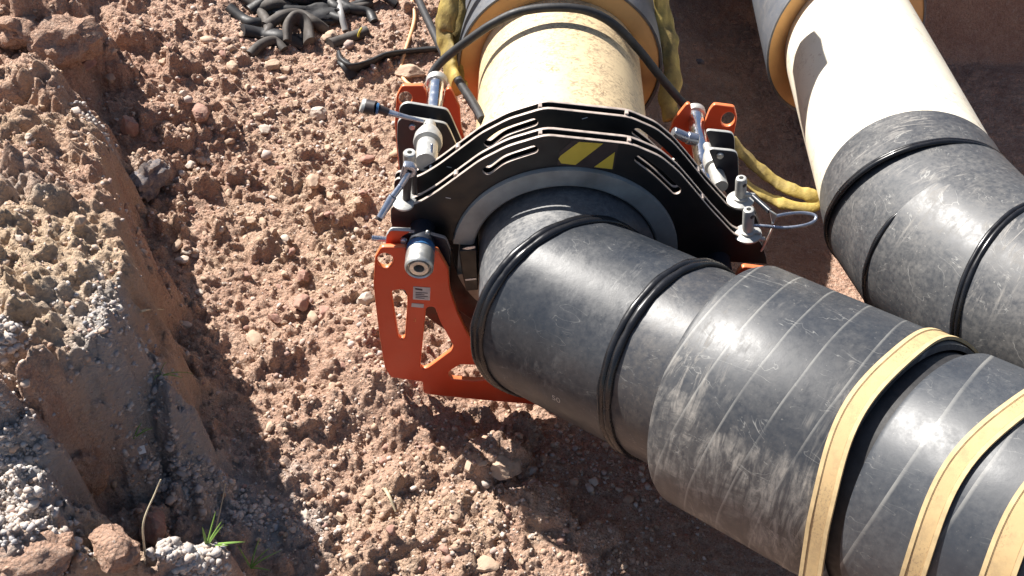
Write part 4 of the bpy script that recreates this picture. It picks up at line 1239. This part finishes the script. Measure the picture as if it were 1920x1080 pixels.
bm, P_ = lever(None, [(768, 322), (752, 348), (737, 368), (733, 374), (712, 408), (709, 412)], [(.0052, .0048), (.0048, .0055), (.0068, .0072), (.0072, .0056), (.0060, .0058)], [YF + .01, YF + .0, YF - .01, YF - .012, YF - .03, YF - .032], [0, 0, 0, 0, 1], '')
lv = obj('clamp_lever', bm, ['silver', 'greycap'], tc)
lp = smooth_loop(tr([(756, 306), (776, 309), (783, 317), (779, 327), (765, 332), (755, 338), (749, 330), (754, 318)], YF + .012), .004, 3)
obj('lever_head', plate(lp, [smooth_loop(tr([(764, 314), (774, 317), (766, 325)], YF + .012), .002, 2)], YF + .006, .014, .002), 'silver', lv)
bm, P_ = lever(None, [(795, 228), (748, 216), (728, 211), (710, 204), (705, 203), (683, 199), (677, 197)], [(.0030, .0048), (.0048, .0062), (.0072, .0078), (.0100, .0100), (.0125, .0125), (.0135, .0120)], [1.56, 1.565, 1.57, 1.57, 1.57, 1.575, 1.575], [0, 0, 1, 2, 1, 3], '')
obj('clamp_lever', bm, ['silver', 'greycap', 'blue', 'alloy'], tc)
# spring clips / lanyard loop at the right
bm = bmesh.new()
def CW(a, b, Y): u_, w_ = TR(a, b, Y); return L2W(u_, Y, w_)
tube(bm, [CW(1412, 423, 1.36), CW(1436, 424, 1.355), CW(1470, 427, 1.35), CW(1505, 423, 1.35), CW(1526, 415, 1.36), CW(1528, 404, 1.37), CW(1505, 399, 1.375), CW(1475, 401, 1.37), CW(1455, 405, 1.365)], .0027, 10, 8)
lan = obj('lanyard_loop', bm, 'silver', tc)
lp = smooth_loop(tr([(1442, 393), (1457, 402), (1452, 414), (1448, 424)], 1.36), .002, 2)
obj('lanyard_crimp', plate(lp, [], 1.357, .005, .0012), 'steel', lan)
bm = bmesh.new(); cyl(bm, CW(1412, 368, 1.40), CW(1443, 396, 1.362), .0042, 14); obj('lanyard_tail', bm, 'darkplate', lan)
bm = bmesh.new(); tube(bm, [CW(1450, 424, 1.36), CW(1440, 446, 1.357), CW(1427, 471, 1.352)], .0019, 8, 6); obj('split_pin', bm, 'steel', tc)

# ================================================================== HOSES, CABLE, SLINGS
def surf1(th, y, lift):
    return L2W((RP + lift) * math.sin(th), y, (RP + lift) * math.cos(th))
def hose(name, pts, r, mat, label, cat='hose', group=None, **k):
    bm = bmesh.new(); tube(bm, pts, r, **k); o = obj(name, bm, mat, angle=60); tag(o, label, cat, group); return o
rb = L2W(RU[0], 1.76, RU[1]); rc = L2W(RR_[0], 1.76, RR_[1])
def onj(px, py, Y):
    u_, w_ = TR(px, py, Y); return L2W(u_, Y, w_)
hose('hydraulic_hose', [onj(805, 160, 1.77), onj(812, 135, 1.79), onj(836, 108, 1.80), onj(880, 74, 1.80), onj(925, 44, 1.80), onj(975, 22, 1.80), onj(1040, 14, 1.80), onj(1100, 20, 1.80), onj(1150, 45, 1.80), onj(1195, 90, 1.80), onj(1235, 140, 1.79), onj(1270, 182, 1.78), onj(1302, 218, 1.76)], .0082, 'rubber', 'black hydraulic hose arching over the left cream pipe from rod to rod', n=8)
def gpt(px, py, lift): p = GP(px, py); p.z += lift; return p
hose('hydraulic_hose', [onj(770, -40, 2.35), onj(785, 0, 2.2), onj(808, 50, 2.05), onj(832, 100, 1.92), onj(858, 148, 1.80), onj(885, 190, 1.70), onj(905, 225, 1.62)], .0085, 'rubber', 'straight black hose coming down from the top edge left of the clamped cream pipe', n=8)
hose('power_cable', [gpt(768, -30, .006), gpt(772, 0, .006), gpt(777, 40, .007), gpt(762, 92, .006), gpt(752, 125, .006), gpt(754, 145, .006), gpt(762, 158, .006), gpt(776, 166, .005)], .0047, 'cable', 'thin pale orange cable lying on the soil left of the yellow sling', 'cable', n=8)
def sling(name, pts, r, label, **k):
    bm = bmesh.new(); tube(bm, pts, r * 1.15, seg=28, n=14, rfun=lambda s: 1 + .10 * math.sin(s * 19) + .06 * math.sin(s * 47), flat=.42, **k)
    from mathutils import noise as mn
    bm.normal_update()
    for v in bm.verts:
        c = v.co; v.co = c + v.normal * (r * .22 * mn.fractal(Vector((c.x * 60, c.y * 14, c.z * 14)), 1.0, 2.0, 2))
    o = obj(name, bm, 'sling', angle=60); tag(o, label, 'sling', 'yellow lifting slings'); return o
sling('lifting_sling', [onj(858, -70, 1.95), onj(848, -20, 1.93), onj(838, 25, 1.91), onj(832, 60, 1.90), onj(840, 95, 1.87), onj(846, 130, 1.84), onj(856, 160, 1.80)], .021, 'yellow sling hanging close against the left side of the jacketed pipe, nearer the cable', twist=1.0)
sling('lifting_sling', [onj(868, -70, 1.99), onj(860, -10, 1.96), onj(854, 50, 1.92), onj(852, 100, 1.89), onj(856, 140, 1.86), onj(866, 170, 1.82)], .014, 'narrower yellow sling strand touching the left edge of the jacket', twist=.5)
sling('lifting_sling', [onj(1238, -60, 1.98), onj(1241, -10, 1.97), onj(1247, 45, 1.94), onj(1256, 90, 1.90), onj(1260, 140, 1.86), onj(1253, 185, 1.82), onj(1262, 225, 1.78)], .018, 'olive yellow sling hanging down the right side of the jacketed pipe', twist=.8)
sling('lifting_sling', [onj(1372, 262, 1.73), onj(1395, 290, 1.71), onj(1425, 318, 1.69), onj(1458, 343, 1.67), onj(1490, 358, 1.65), onj(1518, 366, 1.64), onj(1531, 380, 1.63), onj(1518, 389, 1.62), onj(1480, 384, 1.62), onj(1452, 376, 1.63), onj(1425, 362, 1.64), onj(1400, 342, 1.66), onj(1385, 330, 1.67)], .0112, 'folded yellow sling behind the right end of the clamp, reaching the far cream pipe', twist=1.5)
# heap of black hose and rubber
HG_ = 'black hose and rubber scraps at the top left'
def scrap(pts, r, mat, label, flat=1.0, n=8, name='hose_scrap', **k):
    P_ = [gpt(a, b, l * .55) for a, b, l in pts]
    bm = bmesh.new(); tube(bm, P_, r, seg=14, n=n, flat=flat, **k); o = obj(name, bm, mat, angle=60); tag(o, label, 'hose scrap', HG_); return o
scrap([(440, -12, .02), (465, 10, .03), (490, 35, .035), (505, 60, .025), (495, 78, .008)], .013, 'rubberdust', 'grey dusty hose scrap at the left end of the heap, bent downwards')
scrap([(455, 60, .008), (490, 68, .012), (530, 74, .014), (565, 88, .01)], .021, 'rubber', 'black rubber lump lying along the lower edge of the hose heap', flat=.7)
scrap([(498, 58, .022), (530, 48, .05), (560, 44, .05), (590, 52, .03), (610, 60, .01)], .014, 'rubberdust', 'dusty black scrap arching across the middle of the hose heap')
scrap([(539, 84, .008), (541, 66, .045), (556, 54, .06), (574, 62, .045), (580, 84, .012)], .0125, 'rubberdust', 'arched rubber strip standing like a hoop at the front of the heap', flat=1.7)
scrap([(468, 105, .004), (490, 92, .022), (515, 86, .026), (533, 98, .010)], .0125, 'rubberdust', 'low curved grey scrap in front of the heap on the gravel')
scrap([(470, -25, .03), (520, 5, .05), (580, 18, .05), (640, 10, .04)], .016, 'rubber', 'black hose across the back of the heap, cut by the top edge')
scrap([(500, 20, .02), (545, 32, .035), (600, 34, .03), (640, 40, .01)], .014, 'rubber', 'black hose lying level through the middle of the heap')
scrap([(540, -20, .05), (560, 8, .06), (600, 15, .06), (640, -10, .05)], .015, 'rubber', 'black hose looping at the top of the heap')
scrap([(600, -20, .02), (650, 20, .02), (690, 28, .012), (702, 45, .006)], .013, 'rubber', 'black hose trailing off the right end of the heap')
scrap([(430, 20, .01), (455, 40, .01), (475, 48, .01), (500, 48, .01)], .016, 'rubber', 'short black scrap at the left foot of the heap')
scrap([(632, -30, .05), (636, 10, .04), (640, 35, .03), (648, 62, .012)], .0085, 'greyhose', 'light grey hose running straight down from the top edge beside the heap')
for k in range(16):
    ax0, ay0 = rr.uniform(455, 690), rr.uniform(-35, 40); an = rr.uniform(-.9, .9); ln = rr.uniform(25, 60); cv = rr.uniform(-18, 18)
    dx_, dy_ = math.cos(an) * ln, math.sin(an) * ln * .6
    scrap([(ax0 - dx_, ay0 - dy_, .008 + rr.uniform(0, .02)), (ax0 - dx_ * .3, ay0 - dy_ * .3 - cv * .5, .02 + rr.uniform(0, .03)), (ax0 + dx_ * .4, ay0 + dy_ * .4 - cv, .02 + rr.uniform(0, .03)), (ax0 + dx_, ay0 + dy_, .008)], rr.uniform(.010, .019), rr.choice(['rubber', 'rubber', 'rubberdust']), 'short black rubber piece tangled in the middle of the hose heap', flat=rr.choice([.25, .4, .8]), twist=rr.uniform(-1, 1), n=6)
o_ = scrap([(618, 86, .006), (640, 80, .010), (665, 72, .012), (690, 62, .010)], .0145, 'rubberdust', 'short thick black tube with a yellow mark, right of the heap', name='tube_offcut')
p = GP(676, 70); bm = bmesh.new(); tube(bm, [p + Vector((-.004, -.014, .010)), p + Vector((.0, -.008, .0235)), p + Vector((.004, .0, .028))], .0028, 8, 4)
obj('yellow_mark', bm, 'yellow', o_)
scrap([(636, 108, .004), (642, 125, .016), (660, 135, .02), (690, 125, .016), (720, 112, .02), (760, 103, .016), (800, 96, .010), (822, 93, .004)], .0075, 'rubber', 'torn black rubber strip lying across the soil above the rear orange ear', flat=2.4, twist=1.2, name='rubber_strip')
scrap([(636, 112, .004), (648, 128, .022), (662, 148, .006)], .014, 'rubber', 'black rubber flap standing at the left end of the torn strip', flat=.35, name='rubber_strip')

# unseen plate added to cast the patch of shadow on the right cream pipe
def on_pipe2(px, py):
    fr = frame_z(PB(1.58), n2); inv = fr.inverted(); p = inv @ CAM; q_ = inv.to_3x3() @ ray(px, py)
    a = q_.x ** 2 + q_.y ** 2; b_ = 2 * (p.x * q_.x + p.y * q_.y); c = p.x ** 2 + p.y ** 2 - RP ** 2
    return fr @ (p + q_ * ((-b_ - math.sqrt(max(0, b_ * b_ - 4 * a * c))) / (2 * a)))
pc = on_pipe2(1525, 150) + tosun * .72
pn_ = Vector((tosun.x, tosun.y, tosun.z)).normalized()
lpw = [on_pipe2(a, b) for a, b in [(1527, 57), (1540, 72), (1545, 95), (1553, 118), (1535, 142), (1520, 180), (1512, 225), (1511, 270), (1503, 235), (1492, 170), (1486, 135), (1490, 105), (1500, 80), (1505, 82), (1515, 68)]]
lpw = [v + tosun * ((pc - v).dot(pn_) / tosun.dot(pn_)) for v in lpw]
bm = bmesh.new(); A_ = [bm.verts.new(v + pn_ * .004) for v in lpw]; B_ = [bm.verts.new(v - pn_ * .004) for v in lpw]
bm.faces.new(A_); bm.faces.new(B_[::-1])
for i in range(len(A_)): bm.faces.new([A_[i], A_[(i + 1) % len(A_)], B_[(i + 1) % len(A_)], B_[i]])
bmesh.ops.triangulate(bm, faces=[f for f in bm.faces if len(f.verts) > 4])
tag(obj('shadow_plate', bm, 'steel', smooth=False), 'unseen steel plate added above the left pipe to shade the right cream pipe', 'lifting plate')
# ================================================================== GRASS, STALKS, LITTER
def blade(bm, p, d, L, w_, bend, seg=7):
    d = Vector(d).normalized(); s = d.cross(ZUP)
    if s.length < 1e-3: s = Vector((1, 0, 0))
    s.normalize(); rows = []
    for i in range(seg + 1):
        f = i / seg; c = Vector(p) + d * L * f - ZUP * bend * f * f
        ww = w_ * (1 - f) ** .6 * .5 + .0002
        rows.append((bm.verts.new(c - s * ww), bm.verts.new(c + Vector((0, 0, .0006)) + s.cross(d) * ww * .3), bm.verts.new(c + s * ww)))
    for a, b in zip(rows, rows[1:]):
        bm.faces.new([a[0], a[1], b[1], b[0]]); bm.faces.new([a[1], a[2], b[2], b[1]])
def tuft(px, py, blades, label, mat='grass'):
    p = GP(px, py); bm = bmesh.new()
    for d, L, w_, bend in blades: blade(bm, p, d, L, w_, bend)
    o = obj('grass_tuft', bm, mat); tag(o, label, 'grass tuft'); return o
tuft(388, 1024, [((.45, .2, .9), .060, .0045, .008), ((.2, .3, .9), .072, .004, .005), ((-.1, .2, .9), .045, .005, .008), ((.9, .1, .35), .060, .005, .010), ((.7, -.1, .5), .042, .004, .008), ((.3, .6, .5), .045, .004, .008)], 'bright green grass tuft on the pale gravel at the bottom left')
tuft(250, 822, [((.3, .3, .8), .04, .004, .01), ((.6, .2, .6), .045, .004, .012), ((-.2, .2, .8), .03, .003, .01), ((.5, .6, .4), .03, .003, .01)], 'small dark grass tuft growing in the shaded bank hollow')
tuft(300, 705, [((.5, -.1, .4), .05, .0025, .02), ((.2, .1, .8), .05, .002, .02), ((.8, .2, .4), .055, .002, .025), ((-.1, -.3, .6), .03, .002, .02)], 'wispy grass tuft hanging over the shaded crest of the bank')
tuft(470, 1065, [((.4, .2, .8), .07, .0035, .02), ((.7, .4, .6), .065, .003, .02), ((-.3, .2, .8), .06, .003, .01), ((.1, .6, .6), .06, .003, .02), ((.6, -.2, .5), .05, .003, .01)], 'sparse grass tuft in the shade at the bottom edge')
def stalk(pts, r, label, name='dry_stalk', mat='stick'):
    P_ = [gpt(a, b, l) for a, b, l in pts]
    bm = bmesh.new(); tube(bm, P_, r, seg=8, n=6, rfun=lambda s: 1.15 - .6 * s); o = obj(name, bm, mat); tag(o, label, 'dry stalk'); return o
p = GP(412, 985)
def stalk3(px, py, tips, r, label):
    p = GP(px, py); bm = bmesh.new(); pts = [p] + [p + Vector(t_) for t_ in tips]
    tube(bm, pts, r, seg=8, n=6, rfun=lambda s: 1.1 - .6 * s); o = obj('dry_stalk', bm, 'stick'); tag(o, label, 'dry stalk'); return o
stalk3(398, 1020, [(.006, .02, .03), (.012, .045, .06), (.016, .06, .085)], .0013, 'tall pale stalk rising from the green grass tuft')
stalk3(272, 1040, [(.0, .02, .05), (.012, .05, .08), (.02, .06, .10)], .0016, 'tall brown stalk left of the pale gravel heap')
stalk([(722, 920, .006), (732, 940, .008), (742, 962, .005)], .0032, 'broken pale stick lying on the lit soil below the orange plate', 'broken_stick')
stalk([(268, 600, .02), (285, 604, .03), (312, 601, .03)], .0018, 'forked dry root sticking out of the bank crest')
pl = GP(262, 842)
bm = bmesh.new(); box(bm, Matrix.Translation(pl + Vector((0, 0, .006))) @ Matrix.Rotation(.5, 4, 'Z') @ Matrix.Rotation(.7, 4, 'X'), .016, .024, .0015, .0005)
tag(obj('litter_scrap', bm, 'litter'), 'white plastic scrap on the grey gravel in the bank hollow', 'litter')
text_on('painted_mark', '50', 1043, 748, .016, frame_z(o1, d1), R1, 'paleprint', [o for o in COL.objects if o.name == 'black_pipe'][0], 0)
for o in list(COL.objects):
    if o.type == 'MESH' and not o.parent and 'kind' not in o and 'label' not in o: print('UNTAGGED', o.name)
